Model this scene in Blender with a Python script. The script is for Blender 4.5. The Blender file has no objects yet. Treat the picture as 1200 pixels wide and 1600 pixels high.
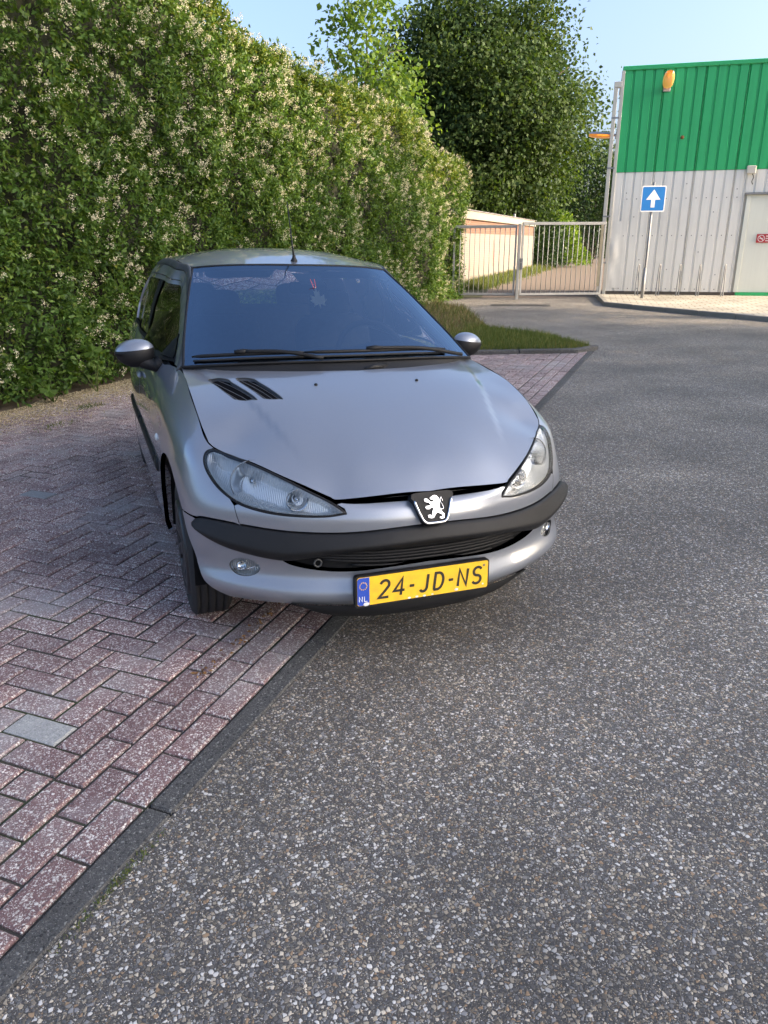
import bpy, bmesh, math, random
import numpy as np
from mathutils import Vector, Matrix, Quaternion
from mathutils.geometry import delaunay_2d_cdt
random.seed(7); RNG=np.random.default_rng(11)
R_=math.radians
scene=bpy.context.scene; COL=scene.collection
# ---------------------------------------------------------------- camera
cam=bpy.data.objects.new('camera',bpy.data.cameras.new('camera')); COL.objects.link(cam); scene.camera=cam
cam.data.sensor_fit='VERTICAL'; cam.data.sensor_height=32.0; cam.data.lens=32.0*1169.9/1600; cam.data.clip_start=.05; cam.data.clip_end=2000
_y,_p,_r=R_(21.259),R_(19.861),R_(.239)
_f=Vector((math.sin(_y)*math.cos(_p),math.cos(_y)*math.cos(_p),-math.sin(_p))); _rt=Vector((math.cos(_y),-math.sin(_y),0)); _d=_f.cross(_rt)
_x=_rt*math.cos(_r)+_d*math.sin(_r); _dn=-_rt*math.sin(_r)+_d*math.cos(_r)
cam.matrix_world=Matrix(((_x[0],-_dn[0],-_f[0],-1.056),(_x[1],-_dn[1],-_f[1],-2.263),(_x[2],-_dn[2],-_f[2],1.499),(0,0,0,1)))
# ---------------------------------------------------------------- sky, sun, exposure
SUN_AZ,SUN_EL=-35.0,20.0        # azimuth measured from +x towards +y
world=bpy.data.worlds.new('World'); scene.world=world; world.use_nodes=True
wn=world.node_tree.nodes; wl=world.node_tree.links; bg=wn['Background']
sky=wn.new('ShaderNodeTexSky'); sky.sky_type='NISHITA'; sky.sun_disc=False; sky.sun_elevation=R_(SUN_EL); sky.sun_rotation=R_(90-SUN_AZ)
sky.air_density=.75; sky.dust_density=6.0; sky.ozone_density=2.0; wl.new(sky.outputs[0],bg.inputs[0]); bg.inputs[1].default_value=.15
sl=bpy.data.lights.new('sun','SUN'); sl.energy=2.9; sl.angle=R_(.55); sl.color=(1.0,.80,.56); sun=bpy.data.objects.new('sun',sl); COL.objects.link(sun)
sd=Vector((math.cos(R_(SUN_AZ))*math.cos(R_(SUN_EL)),math.sin(R_(SUN_AZ))*math.cos(R_(SUN_EL)),math.sin(R_(SUN_EL)))); sun.rotation_euler=sd.to_track_quat('Z','Y').to_euler(); sun.location=sd*60
vs=scene.view_settings; vs.view_transform='Standard'; vs.look='None'; vs.gamma=1.0; vs.use_curve_mapping=False; vs.exposure=1.85
scene.cycles.max_bounces=7; scene.cycles.transparent_max_bounces=12; scene.cycles.use_denoising=True
# ---------------------------------------------------------------- materials
class NT:
    def __init__(s,name):
        s.m=bpy.data.materials.new(name); s.m.use_nodes=True; s.t=s.m.node_tree; s.n=s.t.nodes; s.l=s.t.links; s.b=s.n['Principled BSDF']; s.out=s.n['Material Output']; s._co=None
    def new(s,typ,**kw):
        nd=s.n.new('ShaderNode'+typ)
        for k,v in kw.items():
            if k.startswith('i_'): nd.inputs[k[2:].replace('_',' ')].default_value=v
            else: setattr(nd,k,v)
        return nd
    def link(s,a,b): s.l.new(a,b)
    def co(s,kind='Object'):
        if s._co is None: s._co=s.new('TexCoord')
        return s._co.outputs[kind]
    def geo(s):
        return s.new('NewGeometry')
    def mapped(s,src,scale):
        mp=s.new('Mapping'); mp.inputs['Scale'].default_value=scale if hasattr(scale,'__len__') else (scale,)*3; s.link(src,mp.inputs[0]); return mp.outputs[0]
    def noise(s,src,scale,detail=3,rough=.55):
        nd=s.new('TexNoise'); nd.inputs['Scale'].default_value=scale; nd.inputs['Detail'].default_value=detail; nd.inputs['Roughness'].default_value=rough
        if src is not None: s.link(src,nd.inputs['Vector'])
        return nd
    def voro(s,src,scale,feature='F1',rnd=1):
        nd=s.new('TexVoronoi',feature=feature); nd.inputs['Scale'].default_value=scale; nd.inputs['Randomness'].default_value=rnd; s.link(src,nd.inputs['Vector']); return nd
    def ramp(s,src,stops,interp='LINEAR'):
        nd=s.new('ValToRGB'); cr=nd.color_ramp; cr.interpolation=interp
        while len(cr.elements)<len(stops): cr.elements.new(.5)
        for e,(p,c) in zip(cr.elements,stops):
            e.position=p; e.color=(c[0],c[1],c[2],1) if hasattr(c,'__len__') else (c,c,c,1)
        s.link(src,nd.inputs[0]); return nd.outputs[0]
    def mix(s,fac,a,b,mode='MIX'):
        nd=s.new('Mix',data_type='RGBA',blend_type=mode)
        for soc,val in ((nd.inputs[0],fac),(nd.inputs[6],a),(nd.inputs[7],b)):
            if isinstance(val,bpy.types.NodeSocket): s.link(val,soc)
            elif hasattr(val,'__len__'): soc.default_value=(*val[:3],1)
            elif soc.type=='VALUE': soc.default_value=val
            else: soc.default_value=(val,val,val,1)
        return nd.outputs[2]
    def math(s,op,a,b=0.0,clamp=False):
        nd=s.new('Math',operation=op,use_clamp=clamp)
        for soc,val in ((nd.inputs[0],a),(nd.inputs[1],b)):
            if isinstance(val,bpy.types.NodeSocket): s.link(val,soc)
            else: soc.default_value=val
        return nd.outputs[0]
    def bump(s,h,strength=.4,dist=.01,normal=None):
        nd=s.new('Bump'); nd.inputs['Strength'].default_value=strength; nd.inputs['Distance'].default_value=dist; s.link(h,nd.inputs['Height'])
        if normal is not None: s.link(normal,nd.inputs['Normal'])
        s.link(nd.outputs[0],s.b.inputs['Normal']); return nd.outputs[0]
    def base(s,c):
        if isinstance(c,bpy.types.NodeSocket): s.link(c,s.b.inputs['Base Color'])
        else: s.b.inputs['Base Color'].default_value=(*c,1)
    def set(s,**kw):
        for k,v in kw.items():
            soc=s.b.inputs[k.replace('_',' ')]
            if isinstance(v,bpy.types.NodeSocket): s.link(v,soc)
            else: soc.default_value=v
        return s
MATS={}
def plain(name,c,rough=.6,metal=0,var=.12,scale=6,bump=0,bscale=60,coat=0,rvar=.08):
    """plain stuff with a little uneven tone, roughness and relief"""
    if name in MATS: return MATS[name]
    t=NT(name); co=t.co(); n=t.noise(co,scale,4)
    t.base(t.mix(n.outputs[0],tuple(x*(1-var) for x in c),tuple(min(1,x*(1+var)) for x in c)))
    t.set(Metallic=metal,Roughness=t.math('MULTIPLY_ADD',n.outputs[0],2*rvar)) if False else t.set(Metallic=metal,Roughness=rough)
    if coat: t.set(Coat_Weight=coat,Coat_Roughness=.05)
    if bump: t.bump(t.noise(co,bscale,3).outputs[0],bump,.004)
    MATS[name]=t.m; return t.m
# ---------------------------------------------------------------- meshes
def link(o,parent=None,label=None,cat=None,group=None,kind=None):
    COL.objects.link(o)
    if parent is not None: o.parent=parent
    for k,v in (('label',label),('category',cat),('group',group),('kind',kind)):
        if v: o[k]=v
    return o
def empty(name,loc=(0,0,0),rz=0,label=None,cat=None,group=None,parent=None):
    o=bpy.data.objects.new(name,None); o.empty_display_size=.1; o.location=loc; o.rotation_euler=(0,0,rz); return link(o,parent,label,cat,group)
def mk(name,V,F,mat=None,parent=None,normals=None,smooth=False,**kw):
    me=bpy.data.meshes.new(name); me.from_pydata(np.asarray(V,float).tolist(),[],F if isinstance(F,list) else F.tolist()); me.update()
    if mat is not None:
        for m in (mat if isinstance(mat,(list,tuple)) else [mat]): me.materials.append(m)
    if smooth or normals is not None: me.shade_smooth()
    if normals is not None: me.normals_split_custom_set_from_vertices(np.asarray(normals,float).tolist())
    return link(bpy.data.objects.new(name,me),parent,**kw)
def fast_mesh(name,V,nface,k,mat,parent=None,smooth=False,**kw):
    """many separate k-gons: V is (nface*k,3)"""
    me=bpy.data.meshes.new(name); V=np.ascontiguousarray(V,dtype=np.float32); me.vertices.add(len(V)); me.vertices.foreach_set('co',V.ravel())
    me.loops.add(nface*k); me.loops.foreach_set('vertex_index',np.arange(nface*k,dtype=np.int32)); me.polygons.add(nface)
    me.polygons.foreach_set('loop_start',np.arange(0,nface*k,k,dtype=np.int32)); me.update(); me.validate()
    me.materials.append(mat)
    if smooth: me.shade_smooth()
    return link(bpy.data.objects.new(name,me),parent,**kw)
class MB:
    """collects boxes, tubes, lathes into one mesh"""
    def __init__(s): s.V=[];s.F=[]
    def add(s,V,F):
        n=len(s.V);s.V+= [tuple(v) for v in V];s.F+=[tuple(i+n for i in f) for f in F];return s
    def box(s,x0,x1,y0,y1,z0,z1,M=None,bev=0):
        if bev:
            b=bev;V=[];
            bm=bmesh.new();bmesh.ops.create_cube(bm,size=1)
            for v in bm.verts: v.co=Vector(((x0+x1)/2+v.co.x*(x1-x0),(y0+y1)/2+v.co.y*(y1-y0),(z0+z1)/2+v.co.z*(z1-z0)))
            bmesh.ops.bevel(bm,geom=bm.edges[:],offset=b,segments=1,affect='EDGES');bm.verts.index_update()
            V=[v.co.copy() for v in bm.verts];F=[tuple(v.index for v in f.verts) for f in bm.faces];bm.free()
        else:
            V=[Vector(p) for p in((x0,y0,z0),(x1,y0,z0),(x1,y1,z0),(x0,y1,z0),(x0,y0,z1),(x1,y0,z1),(x1,y1,z1),(x0,y1,z1))]
            F=[(0,3,2,1),(4,5,6,7),(0,1,5,4),(1,2,6,5),(2,3,7,6),(3,0,4,7)]
        if M is not None: V=[M@v for v in V]
        return s.add(V,F)
    def tube(s,pts,r,n=8,cap=True):
        pts=[Vector(p) for p in pts];m=len(pts);rs=r if hasattr(r,'__len__') else [r]*m;V=[];F=[];up=None
        for i,p in enumerate(pts):
            t=(pts[min(i+1,m-1)]-pts[max(i-1,0)]).normalized()
            if up is None: up=t.orthogonal().normalized()
            else:
                up=(up-t*up.dot(t)); up=up.normalized() if up.length>1e-6 else t.orthogonal().normalized()
            b=t.cross(up)
            for k in range(n):
                a=2*math.pi*k/n;V.append(p+(up*math.cos(a)+b*math.sin(a))*rs[i])
        for i in range(m-1):
            for k in range(n): F.append((i*n+k,i*n+(k+1)%n,(i+1)*n+(k+1)%n,(i+1)*n+k))
        if cap: F.append(tuple(range(n-1,-1,-1)));F.append(tuple((m-1)*n+k for k in range(n)))
        return s.add(V,F)
    def lathe(s,prof,n=32,M=None,a0=0,a1=2*math.pi):
        """prof (r,h) about local z"""
        full=abs(a1-a0-2*math.pi)<1e-6;c=n if full else n+1;V=[];F=[]
        for j in range(c):
            a=a0+(a1-a0)*j/n
            for r,h in prof:
                v=Vector((r*math.cos(a),r*math.sin(a),h));V.append(M@v if M is not None else v)
        m=len(prof)
        for j in range(n):
            j2=(j+1)%c
            for i in range(m-1): F.append((j*m+i,j2*m+i,j2*m+i+1,j*m+i+1))
        return s.add(V,F)
    def prism(s,poly,fn,h0,h1):
        """poly 2D, fn(a,b,h)->3D"""
        n=len(poly);V=[fn(a,b,h0) for a,b in poly]+[fn(a,b,h1) for a,b in poly]
        F=[tuple(range(n-1,-1,-1)),tuple(range(n,2*n))]+[(i,(i+1)%n,n+(i+1)%n,n+i) for i in range(n)]
        return s.add(V,F)
    def build(s,name,mat,parent=None,smooth=False,auto=None,**kw):
        o=mk(name,s.V,s.F,mat,parent,smooth=smooth or auto is not None,**kw)
        if auto is not None: o.data.set_sharp_from_angle(angle=R_(auto))
        return o
def cr(pts,n=8,closed=False):
    """Catmull-Rom (centripetal-ish) through points"""
    P=np.asarray(pts,float);m=len(P)
    if m<3: return np.array([P[0]+(P[-1]-P[0])*t for t in np.linspace(0,1,n+1)])
    if closed: Q=np.concatenate([P[-1:],P,P[:2]])
    else: Q=np.concatenate([[2*P[0]-P[1]],P,[2*P[-1]-P[-2]]])
    out=[]
    for i in range(1,len(Q)-2):
        a,b,c,d=Q[i-1:i+3]
        for t in np.arange(n)/n: out.append(.5*((2*b)+(-a+c)*t+(2*a-5*b+4*c-d)*t*t+(-a+3*b-3*c+d)*t**3))
    if not closed: out.append(P[-1])
    return np.array(out)
def inside(poly,q):
    P=np.asarray(poly);x,y=q[:,0],q[:,1];r=np.zeros(len(q),bool);j=len(P)-1
    for i in range(len(P)):
        a,b=P[i],P[j];c=((a[1]>y)!=(b[1]>y));
        with np.errstate(divide='ignore',invalid='ignore'): xx=(b[0]-a[0])*(y-a[1])/(b[1]-a[1]+1e-30)+a[0]
        r^=c&(x<xx);j=i
    return r
def pdist(loops,q):
    d=np.full(len(q),1e9)
    for P in loops:
        P=np.asarray(P);A=P;B=np.roll(P,-1,0)
        for a,b in zip(A,B):
            ab=b-a;t=np.clip(((q-a)@ab)/(ab@ab+1e-18),0,1);d=np.minimum(d,np.linalg.norm(q-a-t[:,None]*ab,axis=1))
    return d
def resample(poly,h):
    P=np.asarray(poly,float);out=[]
    for a,b in zip(P,np.roll(P,-1,0)):
        L=np.linalg.norm(b-a)
        if L<1e-5: continue
        k=max(1,int(math.ceil(L/h)))
        for t in np.arange(k)/k: out.append(a+(b-a)*t)
    out=np.array(out);keep=[0]
    for i in range(1,len(out)):
        if np.linalg.norm(out[i]-out[keep[-1]])>h*.3: keep.append(i)
    return out[keep]
def area2(P): P=np.asarray(P);return .5*np.sum(P[:,0]*np.roll(P[:,1],-1)-np.roll(P[:,0],-1)*P[:,1])
def shrink(P,g):
    P=np.asarray(P,float);s=1 if area2(P)>0 else -1;A=P-np.roll(P,1,0);B=np.roll(P,-1,0)-P
    n1=np.stack([-A[:,1],A[:,0]],1);n2=np.stack([-B[:,1],B[:,0]],1);n1/=np.linalg.norm(n1,axis=1)[:,None]+1e-12;n2/=np.linalg.norm(n2,axis=1)[:,None]+1e-12
    n=n1+n2;n/=np.linalg.norm(n,axis=1)[:,None]+1e-12;k=1/np.clip((n*n1).sum(1),.45,1)
    return P+n*(s*g*k)[:,None]
def panel(name,S,outline,mat,parent,holes=(),h=.02,rim=.012,off=0.,puff=None,gap=0.,flip=1,prm=None,**kw):
    """a sheet of surface S cut to an outline (constrained triangulation), with a turned-in rim; puff=(height,radius) rounds its edges"""
    o=resample(outline,h)
    if gap: o=shrink(o,gap)
    hs=[resample(q,h*.7) for q in holes];loops=[o]+hs
    lo,hi=o.min(0),o.max(0);gx,gy=np.meshgrid(np.arange(lo[0]+h/2,hi[0],h),np.arange(lo[1]+h/2,hi[1],h),indexing='ij');g=np.stack([gx.ravel(),gy.ravel()],1)
    g[:,1]+=((np.arange(len(g))//gx.shape[1])%2)*h*.25
    if puff:
        for fr in (.12,.35,.7,1.05):
            q=shrink(o,puff[1]*fr);g=np.concatenate([g,q[pdist([o],q)>puff[1]*fr*.85]])
    k=inside(o,g)
    for q in hs: k&=~inside(q,g)
    g=g[k];dd=pdist(loops,g);g=g[dd>(h*.4 if not puff else puff[1]*.08)]
    pts=np.concatenate(loops+[g]);E=[];b=0
    for q in loops: E+=[(b+i,b+(i+1)%len(q)) for i in range(len(q))];b+=len(q)
    vv,ee,ff,ov,oe,of=delaunay_2d_cdt([Vector(p) for p in pts],E,[],0,1e-6)
    q=np.array([tuple(v) for v in vv]);F=np.array([f for f in ff if len(f)==3]);c=q[F].mean(1);k=inside(o,c)
    for hh in hs: k&=~inside(hh,c)
    F=F[k];S_=S if not off else offset_surface(S,off);
    if off: S_.sgn=getattr(S,'sgn',1)
    N=surf_normal(S,q);V=S_(q)
    if puff:
        d=pdist(loops,q);t=np.clip(d/puff[1],0,1);V=V+N*((puff[2](q,d) if len(puff)>2 else puff[0])*np.sqrt(np.clip(1-(1-t)**2,0,1)))[:,None]
        nn=np.zeros_like(V);fn=np.cross(V[F[:,1]]-V[F[:,0]],V[F[:,2]]-V[F[:,0]])
        for i in range(3): np.add.at(nn,F[:,i],fn)
        s=np.sign((nn*N).sum(1));s[s==0]=1;N2=nn*s[:,None];N2/=np.linalg.norm(N2,axis=1)[:,None]+1e-12
    else: N2=N
    # orient faces with the normal
    fn=np.cross(V[F[:,1]]-V[F[:,0]],V[F[:,2]]-V[F[:,0]]);bad=(fn*N[F[:,0]]).sum(1)<0;F[bad]=F[bad][:,[0,2,1]]
    N2=N2*flip
    if flip<0: F=F[:,[0,2,1]]
    V=V.tolist();NN=N2.tolist();FF=F.tolist()
    if rim:
        Va=np.array(V)
        for q0 in loops:
            n0=len(V);m=len(q0);idx=[int(np.argmin(((q-p)**2).sum(1))) for p in q0];ce=Va[idx].mean(0)
            T=np.roll(Va[idx],-1,0)-np.roll(Va[idx],1,0);on=np.cross(T,N[idx]);on/=np.linalg.norm(on,axis=1)[:,None]+1e-12
            if area2(q0)<0: on=-on
            sgn=1
            for i,k in enumerate(idx): V.append(Va[k].tolist());NN.append((on[i]*sgn).tolist())
            for i,k in enumerate(idx): V.append((Va[k]-N[k]*rim).tolist());NN.append((on[i]*sgn).tolist())
            for i in range(m): FF.append([n0+i,n0+(i+1)%m,n0+m+(i+1)%m,n0+m+i])
    return mk(name,V,FF,mat,parent,normals=NN,**kw)
def mirror_copy(o,parent=None):
    me=o.data.copy();n=len(me.vertices);co=np.empty(n*3);me.vertices.foreach_get('co',co);co=co.reshape(-1,3)
    nn=[(-l.normal[0],l.normal[1],l.normal[2]) for l in me.corner_normals] if False else None
    cn=np.empty(len(me.loops)*3,dtype=np.float32);me.corner_normals.foreach_get('vector',cn);cn=cn.reshape(-1,3)
    vn=np.zeros((n,3));li=np.empty(len(me.loops),dtype=np.int32);me.loops.foreach_get('vertex_index',li);vn[li]=cn
    co[:,0]*=-1;vn[:,0]*=-1;F=[list(p.vertices)[::-1] for p in me.polygons];sm=len(me.polygons)>0 and me.polygons[0].use_smooth
    c=mk(o.name.split('.')[0],co,F,list(me.materials),parent if parent is not None else o.parent,normals=vn if sm else None)
    bpy.data.meshes.remove(me)
    for k in ('label',):
        if k in o: c[k]=o[k]
    for ch in o.children:
        if ch.type=='MESH': mirror_copy(ch,c)
    return c
# ---------------------------------------------------------------- smooth surfaces of the car body (car frame: x left/right, y to the rear, z up)
def ncs(t):
    t=np.asarray(t,float);n=len(t);h=np.diff(t)
    A=np.eye(n);B=np.zeros((n,n))
    for i in range(1,n-1):
        A[i,i-1]=h[i-1];A[i,i]=2*(h[i-1]+h[i]);A[i,i+1]=h[i]
        B[i,i-1]=6/h[i-1];B[i,i]=-6/h[i-1]-6/h[i];B[i,i+1]=6/h[i]
    D=np.linalg.solve(A,B)
    def W(u):
        u=np.clip(np.asarray(u,float),t[0],t[-1]);k=np.clip(np.searchsorted(t,u)-1,0,n-2);hk=h[k]
        a=(t[k+1]-u)/hk;b=1-a;I=np.eye(n)
        return a[:,None]*I[k]+b[:,None]*I[k+1]+(((a**3-a)*hk**2/6)[:,None])*D[k]+(((b**3-b)*hk**2/6)[:,None])*D[k+1]
    return W
class Lattice:
    """tensor spline through rows x columns of points; columns mirrored about x=0"""
    def __init__(s,P):
        P=np.asarray(P,float)                      # rows, cols, 3
        s.nc=P.shape[1]
        du=np.linalg.norm(np.diff(P,axis=1),axis=2)[2:6].mean(0);ku=np.concatenate([[0],np.cumsum(du)])
        dv=np.linalg.norm(np.diff(P,axis=0),axis=2)[:,:14].mean(1);s.kv=np.concatenate([[0],np.cumsum(dv)])
        s.ku=np.concatenate([-ku[:0:-1],ku]);Q=P[:,:0:-1]*[-1,1,1];s.P=np.concatenate([Q,P],1)
        s.Wu=ncs(s.ku);s.Wv=ncs(s.kv);s.umax=ku[-1];s.vmax=s.kv[-1];s.cu=ku
        gu,gv=np.meshgrid(np.linspace(0,s.umax,260),np.linspace(0,s.vmax,70),indexing='ij')
        s.g=np.stack([gu.ravel(),gv.ravel()],1);s.G=s(s.g)
    def __call__(s,q):
        q=np.asarray(q,float);out=np.empty((len(q),3))
        for a in range(0,len(q),4000):
            b=q[a:a+4000];wu=s.Wu(b[:,0]);wv=s.Wv(b[:,1]);out[a:a+4000]=np.einsum('ni,nj,ijk->nk',wv,wu,s.P)
        return out
    def inv(s,pts,w=(1,1,1)):
        """closest parameters to 3D points (x may be negative)"""
        pts=np.asarray(pts,float);sg=np.where(pts[:,0]<0,-1.,1.);p=pts*1.;p[:,0]=np.abs(p[:,0]);w=np.asarray(w,float)
        q=np.array([s.g[np.argmin((((s.G-a)*w)**2).sum(1))] for a in p])
        for _ in range(12):
            f=(s(q)-p)*w;e=1e-4
            J=np.stack([(s(q+[e,0])-s(q-[e,0]))*w/(2*e),(s(q+[0,e])-s(q-[0,e]))*w/(2*e)],2)
            JT=np.transpose(J,(0,2,1));q=q-np.linalg.solve(JT@J+1e-9*np.eye(2),(JT@f[:,:,None]))[:,:,0]
            q[:,1]=np.clip(q[:,1],0,s.vmax)
        q[:,0]*=sg
        return q
class TPS:
    """thin plate spline height field h(a,b) from scattered points"""
    def __init__(s,ab,h,lam=0):
        ab=np.asarray(ab,float);h=np.asarray(h,float);n=len(ab);s.c=ab
        K=s.k(ab,ab)+lam*np.eye(n);Pm=np.c_[np.ones(n),ab]
        A=np.block([[K,Pm],[Pm.T,np.zeros((3,3))]]);s.w=np.linalg.solve(A,np.r_[h,0,0,0])
    @staticmethod
    def k(a,b):
        r2=((a[:,None]-b[None])**2).sum(2);return .5*r2*np.log(r2+1e-12)
    def __call__(s,ab):
        ab=np.asarray(ab,float);return s.k(ab,s.c)@s.w[:-3]+s.w[-3]+ab@s.w[-2:]
def offset_surface(S,d):
    def f(q):
        q=np.asarray(q,float);n=surf_normal(S,q);return S(q)+n*(d(q)[:,None] if callable(d) else d)
    return f
def surf_normal(S,q,flip=None):
    q=np.asarray(q,float);e=2e-4
    n=np.cross(S(q+[e,0])-S(q-[e,0]),S(q+[0,e])-S(q-[0,e]));n/=np.linalg.norm(n,axis=1)[:,None]+1e-12
    return n*(getattr(S,'sgn',1) if flip is None else flip)

PLAN=np.array([(0,0),(.20,.013),(.347,.050),(.50,.115),(.60,.188),(.70,.286),(.765,.385),(.804,.55),(.820,.77),(.826,1.1),(.828,1.5),(.828,2.2),(.826,2.8),(.813,3.2),(.745,3.60),(.60,3.735),(.30,3.81),(0,3.83)])
def body_lattice():
    T=np.gradient(PLAN,axis=0);T[0]=(1,0);T[-1]=(-1,0);T/=np.linalg.norm(T,axis=1)[:,None];N=np.stack([T[:,1],-T[:,0]],1)   # outward
    #            0     1     2     3     4     5     6     7     8     9    10    11    12    13    14    15    16    17
    z=[[.245]*3+[.243,.24,.238,.236,.225,.205,.20,.20,.20,.20,.215,.26,.28,.28,.28],
       [.288]*7+[.27,.25,.245,.245,.245,.245,.26,.31,.33,.33,.33],
       [.355]*7+[.345,.335,.33,.33,.33,.33,.34,.38,.40,.40,.40],
       [.430]*18,[.530]*18]
    ins=[[.040,.040,.040,.040,.040,.038,.034,.03,.03,.03,.03,.03,.03,.03,.04,.05,.05,.05],
         [.002,.002,.002,.000,-.004,-.004,.0,.006,.010,.012,.012,.012,.012,.012,.012,.01,.01,.01],
         [.024,.024,.024,.022,.016,.012,.010,.008,.006,.006,.006,.006,.006,.006,.006,.004,.004,.004],
         [.018,.018,.018,.016,.012,.008,.006,.004,.002,.002,.002,.002,.002,.002,.002,.002,.002,.002],
         [.012,.012,.012,.012,.012,.010,.006,.002,.000,.000,.000,.0,.0,.0,.0,.0,.0,.0]]
    rows=[]
    for zz,ii in zip(z,ins): rows.append([(PLAN[k,0]-N[k,0]*ii[k],PLAN[k,1]-N[k,1]*ii[k],zz[k]) for k in range(18)])
    r5=[(0,.014,.572),(.20,.026,.574),(.347,.064,.580),(.497,.132,.588),(.595,.206,.592),(.692,.306,.600),(.757,.402,.602),(.801,.55,.615),(.819,.77,.635),(.825,1.1,.63),(.827,1.5,.63),(.827,2.2,.63),(.825,2.8,.63),(.813,3.2,.63),(.742,3.59,.63),(.595,3.72,.64),(.30,3.79,.65),(0,3.81,.65)]
    r6=[(0,.022,.598),(.20,.034,.599),(.347,.074,.605),(.497,.156,.632),(.594,.238,.648),(.684,.346,.668),(.747,.430,.680),(.787,.555,.705),(.806,.77,.725),(.814,1.1,.735),(.818,1.5,.74),(.818,2.2,.745),(.816,2.8,.75),(.803,3.2,.76),(.73,3.57,.76),(.585,3.70,.76),(.29,3.77,.76),(0,3.79,.76)]
    r7=[(0,.034,.617),(.20,.046,.618),(.347,.083,.625),(.495,.178,.670),(.590,.274,.705),(.674,.384,.727),(.731,.456,.748),(.762,.57,.790),(.782,.77,.835),(.788,1.1,.875),(.800,1.5,.87),(.803,2.2,.885),(.80,2.8,.90),(.785,3.2,.91),(.705,3.54,.91),(.56,3.66,.90),(.28,3.73,.90),(0,3.75,.90)]
    r8=[(0,.050,.630),(.20,.062,.631),(.347,.094,.642),(.490,.199,.706),(.584,.297,.743),(.662,.402,.764),(.706,.462,.784),(.719,.58,.843),(.721,.77,.906),(.712,1.1,.955),(.770,1.5,.945),(.772,2.2,.965),(.765,2.8,.985),(.745,3.2,1.0),(.665,3.50,1.01),(.53,3.62,1.01),(.27,3.69,1.01),(0,3.71,1.01)]
    L=np.array(rows+[r5,r6,r7,r8])
    for c,dx,dy in ((4,.006,-.004),(5,.015,-.010),(6,.024,-.010),(7,.022,0),(8,.018,0),(9,.012,0),(10,.010,0),(11,.010,0),(12,.010,0),(13,.008,0)):
        for r in range(9): L[r,c,:2]+=np.array((dx,dy))*(1,1,1,1,1,1,1,.75,0)[r]
    return Lattice(L)
BODY=body_lattice();BODY.sgn=1
HOODP=[(0,.045,.661),(.20,.055,.660),(.347,.092,.652),(.43,.148,.686),(.50,.205,.712),(.585,.300,.747),(.663,.405,.768),(.708,.462,.788),(.722,.58,.846),(.724,.77,.909),(.715,1.1,.958),(.705,1.178,.965),
 (0,.12,.722),(.25,.15,.722),(0,.25,.790),(.25,.25,.778),(.42,.26,.755),(0,.40,.849),(.25,.40,.841),(.45,.40,.818),(.60,.45,.795),(0,.55,.898),(.25,.55,.892),(.48,.55,.873),(.62,.55,.852),(0,.70,.938),(.228,.70,.934),(.5,.70,.917),(.64,.72,.903),(0,.80,.962),(.3,.85,.962),(.5,.9,.952),(.62,.95,.945),(0,.95,.988),(.3,1.0,.985),(.5,1.1,.975),(.62,1.15,.968)]
_h=np.array(HOODP+[(-a,b,c) for a,b,c in HOODP if a>0]);_ht=TPS(_h[:,:2],_h[:,2],1e-5)
def sstep(a,b,x):
    t=np.clip((x-a)/(b-a),0,1);return t*t*(3-2*t)
def HOOD(q):
    q=np.asarray(q,float);x=np.abs(q[:,0]);y=q[:,1]
    xc=.385+(.60-.385)*np.clip((y-.15)/.80,-.2,1.3)       # pressed crease from the screen corner towards the badge
    amp=.0085*sstep(.16,.55,y)
    z=_ht(q)+amp*sstep(.016,-.016,x-xc)-amp*.35
    return np.c_[q,z]
HOOD.sgn=1
# windscreen y(x,z)
WS=[(0,.905,1.005),(.25,.93,1.003),(.45,.985,.995),(.60,1.05,.983),(.702,1.125,.970),(0,1.34,1.20),(.3,1.36,1.192),(.55,1.44,1.175),(.627,1.505,1.168),(0,1.775,1.385),(.25,1.795,1.383),(.42,1.835,1.375),(.532,1.895,1.362)]
_w=np.array(WS+[(-a,b,c) for a,b,c in WS if a>0]);_wt=TPS(_w[:,[0,2]],_w[:,1],1e-5)
def SCREEN(q):
    q=np.asarray(q,float);return np.c_[q[:,0],_wt(q),q[:,1]]
SCREEN.sgn=1
ROOFP=[(0,1.785,1.388),(.25,1.805,1.386),(.42,1.845,1.378),(.54,1.905,1.364),(0,1.95,1.418),(.35,1.98,1.407),(.565,2.02,1.378),(0,2.3,1.460),(.35,2.3,1.443),(.58,2.3,1.398),(0,2.7,1.456),(.35,2.7,1.438),(.58,2.7,1.392),(0,3.1,1.405),(.35,3.1,1.392),(.56,3.1,1.362),(0,3.4,1.35),(.35,3.38,1.34),(.53,3.33,1.32)]
_r=np.array(ROOFP+[(-a,b,c) for a,b,c in ROOFP if a>0]);_rt=TPS(_r[:,:2],_r[:,2],1e-5)
def ROOF(q):
    q=np.asarray(q,float);return np.c_[q,_rt(q)]
ROOF.sgn=1
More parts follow.
